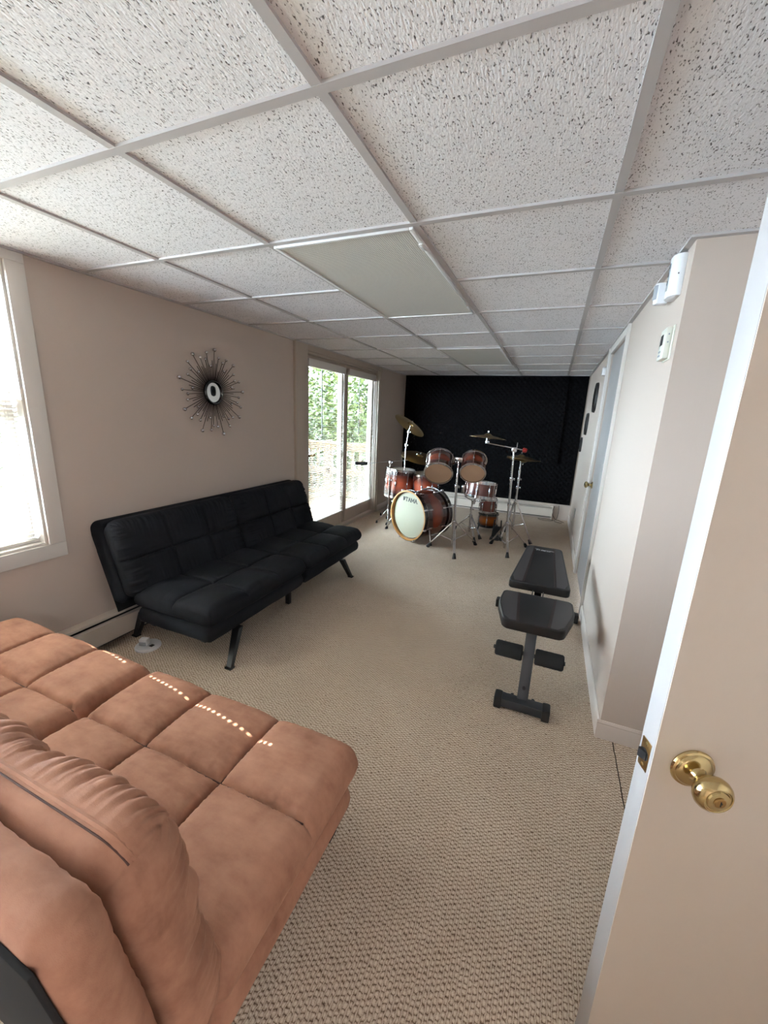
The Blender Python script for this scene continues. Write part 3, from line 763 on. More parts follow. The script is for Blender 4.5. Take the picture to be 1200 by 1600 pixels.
def plaque(y, z, s, label):
    # square plaque with bowed sides and clipped corners
    n = 8; h = s/2; pts = []
    for q in range(4):
        for i in range(n+1):
            u = -1+2*i/n; d = h*(1.0+.0*u); bow = h*(.80+.20*math.cos(u*PI/2*.9)); e = u*h*.74
            pts.append(((bow, e), (-e, bow), (-bow, -e), (e, -bow))[q])
    b = bmesh.new(); A = [b.verts.new((0, a_, c_)) for a_, c_ in pts]; B = [b.verts.new((-.022, a_*.96, c_*.96)) for a_, c_ in pts]
    b.faces.new(A); b.faces.new(B)
    for k_ in range(len(pts)): b.faces.new((A[k_], A[(k_+1) % len(pts)], B[(k_+1) % len(pts)], B[k_]))
    t = thing('wall_plaque', label, 'wall decoration', (RX, y, z)); obj('frame', b, M['plaque'], t)
    obj('inset', LT([(0, .0), (h*.62, 0), (h*.66, .004), (h*.70, 0)], 32, Matrix.Translation((-.022, 0, 0)) @ Matrix.Rotation(-PI/2, 4, 'Y')), M['plaque'], t)
plaque(4.06, 1.68, .31, 'largest and highest of three dark plaques on the right wall')
plaque(4.76, 1.405, .27, 'middle of three dark plaques stepping down the right wall')
plaque(5.24, 1.13, .2, 'smallest and lowest of three dark plaques, beside the foam wall')

# ------------------------------------------------------------ floor outlet disc
t = thing('floor_outlet', 'round white floor outlet plate on the carpet in front of the black futon', 'floor outlet', (-1.546, .589, 0))
obj('plate', LT([(0, .016), (.058, .016), (.066, .014), (.070, .009), (.070, .0), (0, 0)], 40), M['white_plastic'], t)
obj('socket_hole', BX(.02, .045, -.012, .012, .0155, .0172, .001), M['dark_plastic'], t)
t = thing('plug_adapter', 'small white plug adapter standing in the round floor outlet', 'plug', (-1.556, .585, .0165))
obj('body', BX(-.03, .018, -.022, .014, 0, .040, .005, mat=Matrix.Rotation(.35, 4, 'Z')), M['white_plastic'], t)
obj('face_plate', BX(-.026, .014, -.026, -.0215, .004, .024, .001, mat=Matrix.Rotation(.35, 4, 'Z')), M['grey_plastic'], t)

# ------------------------------------------------------------ weight bench
bt = thing('weight_bench', 'black and grey adjustable weight bench with foam leg rollers, along the right wall', 'weight bench', (.565, 1.6, 0), (0, 0, math.radians(-1)))
def pad(outline, z0, z1, bev, T4):
    b = bmesh.new(); A = [b.verts.new((x, y, z0)) for x, y in outline]; B = [b.verts.new((x, y, z1)) for x, y in outline]
    b.faces.new(A[::-1]); b.faces.new(B); n = len(outline)
    for i in range(n): b.faces.new((A[i], A[(i+1) % n], B[(i+1) % n], B[i]))
    ve = [e for e in b.edges if abs(e.verts[0].co.z-e.verts[1].co.z) > .01]
    bmesh.ops.bevel(b, geom=ve, offset=.03, segments=5, profile=.5, affect='EDGES')
    he = [e for e in b.edges if abs(e.verts[0].co.z-e.verts[1].co.z) < 1e-4 and len(e.link_faces) == 2 and any(abs(f.normal.z) > .9 for f in e.link_faces) and not all(abs(f.normal.z) > .9 for f in e.link_faces)]
    b.normal_update()
    he = [e for e in b.edges if len(e.link_faces) == 2 and abs(abs(e.link_faces[0].normal.z)-abs(e.link_faces[1].normal.z)) > .8]
    bmesh.ops.bevel(b, geom=he, offset=bev, segments=3, profile=.5, affect='EDGES')
    return xf(b, T4)
def bench_pad(name, y0, y1, wn, wf, z, tilt, mid=None):
    # trapezoid pad; near half-width wn, far half-width wf
    T4 = Matrix.Translation((0, y0, z)) @ Matrix.Rotation(tilt, 4, 'X'); L = y1-y0
    if mid: out = [(-wn, 0), (wn, 0), (mid[1], mid[0]), (wf, L), (-wf, L), (-mid[1], mid[0])]
    else: out = [(-wn, 0), (wn, 0), (wf, L), (-wf, L)]
    p = obj(name, pad(out, -.055, 0, .010, T4), M['vinyl_black'], bt)
    def W(y):
        if mid and y < mid[0]: return wn+(mid[1]-wn)*y/mid[0]
        if mid: return mid[1]+(wf-mid[1])*(y-mid[0])/(L-mid[0])
        return wn+(wf-wn)*y/L
    sn, sf = wn*.53, wf*.55
    for s in (-1, 1):
        n = 10; b = bmesh.new(); A = []; B = []
        for i in range(n+1):
            y = .010+(L-.02)*i/n; f = y/L; xi = sn+(sf-sn)*f+.004; xo = W(y)-.012
            k_ = .022
            if y < k_+.01: xo -= k_-math.sqrt(max(0, k_*k_-(k_+.01-y)**2)) if k_ > abs(k_+.01-y) else k_
            if L-y < k_+.01: xo -= k_-math.sqrt(max(0, k_*k_-(k_+.01-(L-y))**2)) if k_ > abs(k_+.01-(L-y)) else k_
            A.append(b.verts.new((s*xi, y, .0012))); B.append(b.verts.new((s*xo, y, .0012)))
        for i in range(n): b.faces.new((A[i], A[i+1], B[i+1], B[i]))
        obj('side_panel', xf(b, T4), M['vinyl_grey'], p)
        for d in (0, .007):
            obj('piping', xf(path(bmesh.new(), [(s*(sn-d), .006, .0014), (s*(sf-d), L-.006, .0014)], .0011, 6), T4), M['red_thread'], p)
    return p, T4
bench_pad('seat_pad', -.50, -.155, .145, .185, .425, math.radians(3), mid=(.19, .195))
bp, BT4 = bench_pad('back_pad', -.02, .62, .178, .120, .452, math.radians(5))
# white script mark across the top of the back pad
b = bmesh.new(); z_ = .0022
def quad(b, pts): b.faces.new([b.verts.new((x, y, z_)) for x, y in pts])
def letter_strokes(b, x, y, h, segs, w=.0035, sl=.35):
    for (x0, y0, x1, y1) in segs:
        p0 = Vector((x+x0*h*.62+y0*h*sl, y+y0*h)); p1 = Vector((x+x1*h*.62+y1*h*sl, y+y1*h)); d = (p1-p0).normalized(); n_ = Vector((-d.y, d.x))*w/2
        quad(b, [p0-n_, p1-n_, p1+n_, p0+n_])
quad(b, [(-.066, .575), (-.030, .567), (-.030, .571), (-.066, .579)]); quad(b, [(.040, .562), (.068, .558), (.068, .562), (.040, .568)])
xx = -.052
for segs in ([(0, 0, 0, 1), (0, 1, .9, 1), (0, .5, .7, .5)], [(.3, 0, .3, 1)], [(.4, 0, .4, 1), (0, 1, .9, 1)], [(0, 0, 0, 1), (0, 1, .8, 0), (.8, 0, .8, 1)], [(0, 0, 0, 1), (0, 0, .8, 0), (0, 1, .8, 1), (0, .5, .7, .5)], [(0, 0, .8, 0), (.8, 0, .8, .5), (.8, .5, 0, .5), (0, .5, 0, 1), (0, 1, .8, 1)], [(0, 0, .8, 0), (.8, 0, .8, .5), (.8, .5, 0, .5), (0, .5, 0, 1), (0, 1, .8, 1)]):
    letter_strokes(b, xx, .548, .018, segs, .0032); xx += .0135
obj('logo', xf(b, BT4), M['white_print'], bp)
# frame
def bar(p0, p1, w, h, mat='grey_metal', name='frame_bar', parent=bt, bev=.003, roll=0):
    p0 = Vector(p0); p1 = Vector(p1); d = p1-p0; L = d.length
    q = d.to_track_quat('Y', 'Z').to_matrix().to_4x4()
    b = BX(-w/2, w/2, 0, L, -h/2, h/2, bev, mat=Matrix.Translation(p0) @ q @ Matrix.Rotation(roll, 4, 'Y'))
    return obj(name, b, M[mat], parent)
post = bar((0, -.575, .03), (0, -.40, .37), .052, .045, name='front_post')
obj('adjustment_hole', TB((0, -.575, .115), (0, -.545, .10), .008, seg=12), M['dark_slot'], post)
fb = obj('front_base', BX(-.13, .13, -.625, -.565, .012, .058, .003), M['grey_metal'], bt)
for s in (-1, 1):
    obj('end_cap', BX(min(s*.131, s*.095), max(s*.131, s*.095), -.63, -.56, .0, .062, .006), M['rubber'], fb)
for s in (-1, 1): obj('bolt', TB((s*.05, -.562, .045), (s*.05, -.548, .045), .009, seg=8), M['black_metal'], fb)
rb = obj('rear_base', BX(-.28, .28, .52, .57, .012, .056, .003), M['grey_metal'], bt)
for s in (-1, 1): obj('end_cap', BX(min(s*.29, s*.245), max(s*.29, s*.245), .512, .578, .0, .062, .006), M['rubber'], rb)
bar((0, .53, .045), (0, -.10, .345), .05, .05, name='main_rail')
bar((0, -.42, .355), (0, -.02, .36), .045, .045, name='seat_rail')
bar((0, .0, .385), (0, .45, .425), .04, .03, 'black_metal', name='back_support')
for s in (-1, 1):
    obj('bracket', BX(s*.03-.003, s*.03+.003, -.12, .03, .33, .41, .002), M['black_metal'], bt)
# leg rollers
ra = obj('roller_axle', TB((-.175, -.475, .245), (.172, -.475, .245), .010, seg=12), M['black_metal'], bt)
for s in (-1, 1):
    prof = [(.011, 0), (.034, 0), (.040, .006), (.040, .128), (.034, .135), (.011, .135)]
    obj('foam_roller', LT(prof, 28, Matrix.Translation((s*.030, -.475, .245)) @ Matrix.Rotation(s*PI/2, 4, 'Y')), M['foam_roll'], bt)

# ------------------------------------------------------------ drum kit
def hoop_prof(r, z, s, w=.012, h=.022):
    return [(r, z), (r+w*.4, z), (r+w*.4, z+s*h*.2), (r+w, z+s*h*.25), (r+w, z+s*h*.4), (r+w*.35, z+s*h*.5), (r+w*.35, z+s*h), (r-w*.1, z+s*h), (r, z)]
def drum(name, label, cat, loc, axis, r, L, shell, top_head, bot_head, nl=6, hoop='chrome', group=None, up='Y', hh=.022):
    t = thing(name, label, cat, loc, group=group); orient(t, axis, up)
    obj('shell', LT([(r-.006, -L/2), (r, -L/2), (r, L/2), (r-.006, L/2), (r-.006, -L/2)], 48), M[shell], t)
    for s, hm in ((1, top_head), (-1, bot_head)):
        obj('hoop', LT(hoop_prof(r, s*(L/2-.012), s, h=hh+.006), 48), M[hoop], t)
        obj('head', LT([(0, s*(L/2+.003)), (r*.97, s*(L/2+.002)), (r+.001, s*(L/2-.004)), (r*.97, s*(L/2-.002)), (0, s*(L/2-.001))], 48), M[hm], t)
    for i in range(nl):
        a = 2*PI*(i+.5)/nl; ca, sa = math.cos(a), math.sin(a)
        g = bmesh.new(); Rz = Matrix.Rotation(a, 4, 'Z')
        box(g, r, r+.016, -.009, .009, -min(.03, L*.2), min(.03, L*.2), .004, mat=Rz)
        lg = obj('lug', g, M['chrome'], t)
        obj('tension_rod', TB((ca*(r+.011), sa*(r+.011), -L/2-.008), (ca*(r+.011), sa*(r+.011), L/2+.010), .0032, seg=8), M['chrome'], lg)
    return t
# bass drum. Local +Z points out of the logo head
ax = Vector((-math.sin(math.radians(28)), -math.cos(math.radians(28)), 0))
BF = Vector((-.895, 3.355, .300)); Lb = .44; RB = .272; bc_ = BF-ax*Lb/2
bd = thing('bass_drum', 'mahogany burst bass drum with cream logo head and tan wood hoop, on the carpet', 'bass drum', bc_); orient(bd, ax, 'Y')
LB = Lb-.06
sh = obj('shell', LT([(RB-.008, -LB/2), (RB, -LB/2), (RB, LB/2), (RB-.008, LB/2), (RB-.008, -LB/2)], 64), M['burst_bass'], bd)
for s in (1, -1):
    z0, z1 = s*(Lb/2-.045), s*(Lb/2+.006)
    hp = obj('hoop', LT([(RB+.012, z0), (RB+.020, z0), (RB+.021, (z0+z1)/2), (RB+.020, z1-s*.002), (RB+.012, z1-s*.002), (RB+.012, z0)], 64), M['black_hoop'], bd)
    if s > 0: obj('hoop_lining', LT([(RB+.001, z0), (RB+.0119, z0), (RB+.0119, z1-s*.002), (RB+.019, z1-s*.0018), (RB+.018, z1), (RB+.003, z1), (RB+.001, z1-s*.004), (RB+.001, z0)], 64), M['tan_hoop'], hp)
    obj('hoop_ring', LT([(RB+.019, z0-s*.004), (RB+.0225, z0-s*.004), (RB+.0225, z0), (RB+.019, z0), (RB+.019, z0-s*.004)], 64), M['chrome'], bd)
    obj('head', LT([(0, s*(Lb/2-.030)), (RB-.006, s*(Lb/2-.030)), (RB+.001, s*(Lb/2-.036)), (RB-.006, s*(Lb/2-.036)), (0, s*(Lb/2-.035))], 64), M['drum_head'], bd)
front_head = [c for c in bd.children if c.name.startswith('head')][0]
# local frame of the head: find local right and up as seen from the camera
rotq = bd.rotation_quaternion; inv = rotq.inverted()
lu = inv @ Vector((0, 0, 1)); lz = Vector((0, 0, 1)); lr = lu.cross(lz).normalized()
def slab_text(b, word, x, y, h, lw, gap, th):
    # bold slab capitals drawn with strokes
    G = {'T': ([(0, 1, 1, 1), (.5, 0, .5, 1), (.3, 0, .7, 0), (0, .8, 0, 1), (1, .8, 1, 1)]),
         'A': ([(0, 0, .5, 1), (.5, 1, 1, 0), (.25, .35, .75, .35), (-.12, 0, .2, 0), (.8, 0, 1.12, 0)]),
         'M': ([(0, 0, 0, 1), (1, 0, 1, 1), (0, 1, .5, .25), (.5, .25, 1, 1), (-.12, 0, .15, 0), (.85, 0, 1.12, 0)]),
         '*': ([(.1, .05, .1, .95), (.5, .15, .5, 1), (.0, .8, .8, 1), (.0, .4, .9, .62), (.15, 0, .8, .25), (.9, .3, .9, .8)]),
         '.': ([(0, 0, .12, 0)])}
    for ch in word:
        wd = lw*(1.2 if ch == 'M' else .7 if ch == '*' else .25 if ch == '.' else 1)
        for (x0, y0, x1, y1) in G[ch]:
            p0 = Vector((x+x0*wd, y+y0*h)); p1 = Vector((x+x1*wd, y+y1*h)); d = (p1-p0).normalized(); t_ = th*(1.25 if abs(d.y) > .8 else .8)
            n_ = Vector((-d.y, d.x))*t_/2; e_ = d*t_*.3
            vs = []
            for p in (p0-n_-e_, p1-n_+e_, p1+n_+e_, p0+n_-e_):
                q = lr*p.x+lu*p.y+lz*(Lb/2-.0292); vs.append(b.verts.new(q))
            b.faces.new(vs)
        x += wd+gap
b = bmesh.new(); slab_text(b, '*TAMA.', -.113, .158, .044, .036, .012, .0095)
obj('logo', b, M['ink'], front_head)
for i in range(8):
    a = 2*PI*(i+.5)/8; ca, sa = math.cos(a), math.sin(a); Rz = Matrix.Rotation(a, 4, 'Z')
    lg = obj('lug', box(bmesh.new(), RB, RB+.016, -.010, .010, LB/2-.11, LB/2-.06, .004, mat=Rz), M['chrome'], bd)
    g = bmesh.new(); tube(g, (ca*(RB+.012), sa*(RB+.012), LB/2-.06), (ca*(RB+.03), sa*(RB+.03), Lb/2+.006), .003, seg=8); box(g, RB+.018, RB+.036, -.008, .008, Lb/2-.03, Lb/2+.006, .003, mat=Rz)
    obj('claw_hook', g, M['dull_chrome'], lg)
    lg = obj('lug', box(bmesh.new(), RB, RB+.016, -.010, .010, -LB/2+.06, -LB/2+.11, .004, mat=Rz), M['chrome'], bd)
    g = bmesh.new(); tube(g, (ca*(RB+.012), sa*(RB+.012), -LB/2+.06), (ca*(RB+.03), sa*(RB+.03), -Lb/2-.006), .003, seg=8); box(g, RB+.018, RB+.036, -.008, .008, -Lb/2-.006, -Lb/2+.03, .003, mat=Rz)
    obj('claw_hook', g, M['dull_chrome'], lg)
# spurs, in world space then brought into the drum's frame
def to_local(bm, root):
    Mw = Matrix.Translation(root.location) @ (root.rotation_quaternion.to_matrix().to_4x4() if root.rotation_mode == 'QUATERNION' else root.rotation_euler.to_matrix().to_4x4())
    return xf(bm, Mw.inverted())
for (p0, p1) in (((-.665, 3.42, .27), (-.592, 3.315, .035)), ((-1.115, 3.66, .25), (-1.27, 3.69, .035))):
    g = bmesh.new(); tube(g, p0, Vector(p0).lerp(Vector(p1), .5), .009); tube(g, Vector(p0).lerp(Vector(p1), .45), p1, .006)
    bmesh.ops.create_uvsphere(g, u_segments=10, v_segments=8, radius=.016, matrix=Matrix.Translation(p0))
    sp = obj('spur', to_local(g, bd), M['chrome'], bd)
    d = (Vector(p1)-Vector(p0)).normalized()
    obj('rubber_foot', to_local(TB(Vector(p1), Vector((p1[0]+d.x*.03, p1[1]+d.y*.03, .002)), .013, .017), bd), M['rubber'], sp)

# tripod stands
def tripod(t, x, y, hz_low, hz_hub, rad, azs, foot='rubber', tube_r=.011):
    """double-braced legs; azs in degrees (0 = +x)"""
    obj('base_tube', TB((x, y, hz_low-.05), (x, y, hz_hub+.08), .0125), M['chrome'], t)
    obj('leg_hub', LT([(0, -.02), (.020, -.02), (.024, -.01), (.024, .012), (.018, .02), (0, .02)], 20, Matrix.Translation((x, y, hz_hub))), M['chrome'], t)
    for az in azs:
        a = math.radians(az) if not isinstance(az, tuple) else None
        if isinstance(az, tuple): fx, fy = az
        else: fx, fy = x+rad*math.cos(a), y+rad*math.sin(a)
        d = Vector((fx-x, fy-y, 0)).normalized()
        top = Vector((x, y, hz_hub))+d*.02; ft = Vector((fx, fy, .03))
        g = bmesh.new(); s_ = Vector((-d.y, d.x, 0))*.007
        tube(g, top+s_, ft+s_, .0045, seg=8); tube(g, top-s_, ft-s_, .0045, seg=8)
        mid = top.lerp(ft, .55); tube(g, Vector((x, y, hz_low))+d*.014, mid, .004, seg=8)
        tube(g, mid-s_*1.5, mid+s_*1.5, .006, seg=8)
        lg = obj('leg', g, M['chrome'], t)
        obj('rubber_foot', TB(Vector((fx-d.x*.024, fy-d.y*.024, .052)), Vector((fx+d.x*.006, fy+d.y*.006, .001)), .012, .022), M['rubber'], lg)
    obj('lower_collar', LT([(0, -.014), (.019, -.014), (.019, .014), (0, .014)], 16, Matrix.Translation((x, y, hz_low))), M['chrome'], t)
def joint(t, p, nm='height_clamp', s=1.0):
    g = LT([(0, -.018*s), (.017*s, -.018*s), (.019*s, 0), (.017*s, .018*s), (0, .018*s)], 16, Matrix.Translation(p)); tube(g, p, Vector(p)+Vector((.035*s, -.012*s, 0)), .004*s, seg=8)
    box(g, p[0]+.028*s, p[0]+.036*s, p[1]-.022*s, p[1]-.002*s, p[2]-.012*s, p[2]+.012*s, .003)
    return obj(nm, g, M['chrome'], t)
# double tom stand
SX, SY = -.345, 3.33
ts = thing('tom_stand', 'chrome double tom stand with tripod legs in front of the bass drum', 'drum stand')
tripod(ts, SX, SY, .10, .305, .33, [(-.25, 3.02), (-.60, 3.26), (-.14, 3.60)])
obj('pole', TB((SX, SY, .3), (SX-.01, SY, .70), .0125), M['chrome'], ts)
obj('upper_pole', TB((SX-.01, SY, .68), (SX-.012, SY+.01, .985), .0095), M['chrome'], ts); joint(ts, (SX-.01, SY, .70))
obj('clamp_block', BX(SX-.05, SX+.035, SY-.02, SY+.035, .97, 1.01, .006), M['chrome'], ts)
T1 = Vector((-.59, 3.445, .885)); T2 = Vector((-.215, 3.44, .915)); A1 = Vector((-.17, .79, .58)).normalized(); A2 = Vector((-.12, .81, .58)).normalized()
for e in (T1+A1*.05+Vector((.150, 0, .0)), T2+A2*.05+Vector((-.128, 0, .0))):
    g = TB((SX, SY+.01, .99), e, .0085); bmesh.ops.create_uvsphere(g, u_segments=12, v_segments=8, radius=.018, matrix=Matrix.Translation(Vector((SX, SY+.01, .99)).lerp(e, .5))); 
    obj('tom_arm', g, M['chrome'], ts)
drum('tom_tom', 'larger left rack tom, mahogany with chrome hoops, tilted above the bass drum', 'drum', T1, A1, .148, .23, 'burst_tom', 'grey_head', 'clear_head', 6)
drum('tom_tom', 'smaller right rack tom, mahogany with chrome hoops, right of the tom stand', 'drum', T2, A2, .127, .21, 'burst_tom', 'grey_head', 'clear_head', 6)

# floor toms at the left
ft = drum('floor_tom', 'leftmost floor tom with orange-brown shell, near the patio door', 'drum', (-1.265, 4.05, .55), (0.06, .03, 1), .185, .34, 'burst_floor', 'grey_head', 'grey_head', 8)
for (fx, fy) in ((-1.62, 4.30), (-1.47, 4.16), (-1.08, 4.25)):
    d = Vector((fx+1.265, fy-4.05, 0)).normalized(); pt = Vector((-1.265, 4.05, 0))+d*.198
    g = path(bmesh.new(), bez([pt+Vector((0, 0, .52)), pt+Vector((0, 0, .36)), Vector((fx, fy, .12)).lerp(pt, .4), Vector((fx, fy, .03))], 6), .005, 8)
    box(g, pt.x-.014, pt.x+.014, pt.y-.014, pt.y+.014, .42, .47, .004)
    lg = obj('leg', to_local(g, ft), M['chrome'], ft)
    obj('rubber_foot', to_local(TB((fx, fy, .036), (fx, fy, .001), .011, .015), ft), M['rubber'], lg)
ft = drum('floor_tom', 'second floor tom half hidden between the bass drum and the leftmost floor tom', 'drum', (-.93, 4.12, .535), (-.02, -.05, 1), .165, .30, 'burst_floor', 'grey_head', 'grey_head', 8)
for (dx, dy) in ((-.2, .02), (.16, .14), (.1, -.2)):
    d = Vector((dx, dy, 0)).normalized(); pt = Vector((-.93, 4.12, 0))+d*.178
    g = path(bmesh.new(), [pt+Vector((0, 0, .5)), pt+Vector((0, 0, .2)), pt+d*.03+Vector((0, 0, .02))], .005, 8)
    lg = obj('leg', to_local(g, ft), M['chrome'], ft); obj('rubber_foot', to_local(TB(pt+d*.03+Vector((0, 0, .03)), pt+d*.03+Vector((0, 0, .001)), .011, .015), ft), M['rubber'], lg)

# snare on its stand
sn = drum('snare_drum', 'mahogany snare drum with chrome hoops, tilted on its stand right of the bass drum', 'drum', (-.212, 4.06, .575), (.053, .113, .99), .178, .165, 'burst_snare', 'grey_head', 'grey_head', 8, hh=.026)
obj('strainer', to_local(BX(-.425, -.388, 3.97, 4.01, .52, .62, .006), sn), M['chrome'], sn)
st = thing('snare_stand', 'chrome snare stand with basket arms under the snare drum', 'drum stand')
tripod(st, -.285, 3.98, .09, .24, .24, [(-.17, 3.70), (-.13, 3.86), (-.50, 4.12)])
obj('pole', TB((-.285, 3.98, .24), (-.28, 3.985, .42), .010), M['chrome'], st); joint(st, (-.285, 3.98, .33), s=.9)
obj('tilter', LT([(0, -.03), (.022, -.03), (.026, 0), (.02, .03), (0, .03)], 16, Matrix.Translation((-.27, 3.99, .425))), M['chrome'], st)
for e in ((-.37, 3.93, .49), (-.13, 3.94, .455), (-.22, 4.18, .50)):
    obj('basket_arm', path(bmesh.new(), bez([(-.27, 3.99, .43), Vector((-.27, 3.99, .42)).lerp(Vector(e), .7), e], 5), .0065, 8), M['chrome'], st)

# small tom, low amber drum and stool behind
drum('low_tom', 'small mahogany drum on top of the amber one, under the snare', 'drum', (-.13, 4.30, .34), (.02, .0, 1), .100, .16, 'burst_snare', 'grey_head', 'grey_head', 6)
bd2 = drum('hand_drum', 'amber drum with a white head and black band, low behind the snare stand', 'drum', (-.112, 4.30, .155), (0, 0, 1), .118, .15, 'amber_shell', 'drum_head', 'drum_head', 6, hoop='black_hoop')
for i in range(3):
    a = 2*PI*i/3+.6; px_, py_ = .112*math.cos(a), .112*math.sin(a)
    obj('leg', TB((px_, py_, -.05), (px_*1.25, py_*1.25, -.153), .010), M['black_metal'], bd2)
pd = thing('hi_hat_pedal', 'black foot pedal on the carpet behind the right cymbal stand', 'pedal')
obj('footboard', xf(BX(-.04, .04, -.13, .13, -.004, .004, .002), Matrix.Translation((.03, 4.03, .07)) @ Matrix.Rotation(.35, 4, 'X')), M['black_metal'], pd)
obj('base_plate', BX(-.025, .085, 3.90, 4.15, .0, .012, .003), M['black_metal'], pd)
obj('heel_block', BX(-.02, .08, 3.895, 3.925, .0121, .035, .004), M['black_metal'], pd)
obj('frame_post', TB((-.02, 4.13, .01), (-.01, 4.14, .20), .008), M['black_metal'], pd); obj('frame_post', TB((.08, 4.13, .01), (.07, 4.14, .20), .008), M['black_metal'], pd)
# cymbals
def cymbal(label, loc, axis, r, bow=.1, under=False):
    prof = [(0, .030), (.006, .030), (.022, .027), (.036, .018), (.044, .010), (.046, .009)]
    for i in range(1, 9):
        f = i/8; rr = .046+(r-.046)*f; prof.append((rr, .009-bow*.15*f-.012*f*f))
    low = [(a_, z-.0014) for a_, z in prof[::-1]]
    t = thing('cymbal', label, 'cymbal', loc); orient(t, axis)
    obj('plate', LT(prof+low, 64), M['cymbal'], t)
    obj('felt', LT([(0, .031), (.012, .031), (.013, .040), (0, .041)], 16), M['foam_roll'], t)
    obj('wing_nut', LT([(0, .041), (.006, .041), (.007, .052), (.003, .056), (0, .060)], 12), M['chrome'], t)
    return t
# A tall crash at the left, tipped steeply
ca_ = cymbal('big bronze crash cymbal tipped steeply, highest at the left of the drum kit', (-1.135, 3.97, 1.305), (.399, .453, .784), .215)
s1 = thing('cymbal_stand', 'thin chrome cymbal stand rising behind the bass drum under the tipped crash', 'drum stand')
obj('pole', TB((-1.16, 3.93, .02), (-1.165, 3.93, .70), .011), M['chrome'], s1); obj('upper_pole', TB((-1.165, 3.93, .68), (-1.165, 3.94, 1.05), .0075), M['chrome'], s1)
obj('boom_rod', TB((-1.165, 3.94, 1.03), (-1.15, 3.965, 1.22), .0055), M['chrome'], s1); obj('tilter_rod', TB((-1.15, 3.965, 1.21), (-1.134, 3.975, 1.29), .0045), M['chrome'], s1)
joint(s1, (-1.165, 3.93, .70)); joint(s1, (-1.165, 3.94, 1.05), s=.9); joint(s1, (-1.15, 3.965, 1.215), 'tilter', .9)
for a in (200, 80, -40):
    ar = math.radians(a); lg = obj('leg', TB((-1.16, 3.93, .24), (-1.16+.2*math.cos(ar), 3.93+.2*math.sin(ar), .03), .005), M['chrome'], s1)
    obj('rubber_foot', TB((-1.16+.2*math.cos(ar), 3.93+.2*math.sin(ar), .035), (-1.16+.205*math.cos(ar), 3.93+.205*math.sin(ar), .001), .010, .015), M['rubber'], lg)
# B ride, with horizontal boom and black counterweight
cymbal('wide bronze ride cymbal behind the left rack tom, nearly level', (-1.03, 4.13, .905), (.233, -.148, .946), .25)
s2 = thing('boom_stand', 'chrome boom stand with a long rod and black counterweight pointing at the patio door', 'drum stand')
obj('pole', TB((-1.335, 3.86, .02), (-1.335, 3.86, .60), .011), M['chrome'], s2); obj('upper_pole', TB((-1.335, 3.86, .58), (-1.335, 3.86, .82), .0085), M['chrome'], s2)
joint(s2, (-1.335, 3.86, .60)); joint(s2, (-1.335, 3.86, .825), 'boom_clamp', 1.0)
rod = obj('boom_rod', TB((-1.66, 3.80, .79), (-1.075, 4.12, .865), .0055), M['dull_chrome'], s2)
obj('counterweight', LT([(0, 0), (.014, 0), (.021, .012), (.024, .06), (.019, .12), (.023, .13), (.021, .16), (0, .165)], 20, Matrix.Translation((-1.632, 3.815, .793)) @ Vector((-.585, -.32, -.0)).to_track_quat('Z', 'Y').to_matrix().to_4x4()), M['rubber'], rod)
obj('cymbal_rod', TB((-1.08, 4.118, .864), (-1.075, 4.14, .935), .0045), M['chrome'], s2)
for a in (170, 60, -70):
    ar = math.radians(a); lg = obj('leg', TB((-1.335, 3.86, .22), (-1.335+.17*math.cos(ar), 3.86+.17*math.sin(ar), .03), .005), M['chrome'], s2)
    obj('rubber_foot', TB((-1.335+.17*math.cos(ar), 3.86+.17*math.sin(ar), .035), (-1.335+.175*math.cos(ar), 3.86+.175*math.sin(ar), .001), .010, .015), M['rubber'], lg)
# C right boom stand with crash
cymbal('bronze crash cymbal level at the end of the boom arm, right of centre', (-.112, 3.56, 1.235), (.06, .05, 1), .195)
s3 = thing('boom_stand', 'tall chrome boom stand with tripod legs, nearest the weight bench', 'drum stand')
QX, QY = .185, 3.60
tripod(s3, QX, QY, .07, .30, .3, [(.245, 3.335), (.02, 3.75), (.40, 3.82)])
obj('pole', TB((QX, QY, .28), (QX-.012, QY, .80), .012), M['chrome'], s3)
obj('upper_pole', TB((QX-.012, QY, .78), (QX-.02, QY, 1.10), .009), M['chrome'], s3)
joint(s3, (QX-.012, QY, .80)); joint(s3, (QX-.005, QY, .52))
obj('boom_clamp', BX(QX-.045, QX+.008, QY-.025, QY+.025, 1.085, 1.135, .008), M['chrome'], s3)
rod = obj('boom_arm', TB((-.125, 3.565, 1.165), (.26, 3.605, 1.112), .006), M['chrome'], s3)
obj('cymbal_rod', TB((-.125, 3.565, 1.16), (-.112, 3.56, 1.29), .0045), M['chrome'], s3); joint(s3, (-.118, 3.565, 1.175), 'tilter', .8)
obj('boom_end', LT([(0, 0), (.018, 0), (.024, .01), (.024, .035), (.014, .045), (0, .045)], 20, Matrix.Translation((.25, 3.604, 1.113)) @ Vector((.385, .04, -.053)).to_track_quat('Z', 'Y').to_matrix().to_4x4()), M['red_plastic'], rod)
obj('wing_screw', TB((.19, 3.60, 1.12), (.192, 3.60, 1.185), .004, seg=8), M['chrome'], s3)
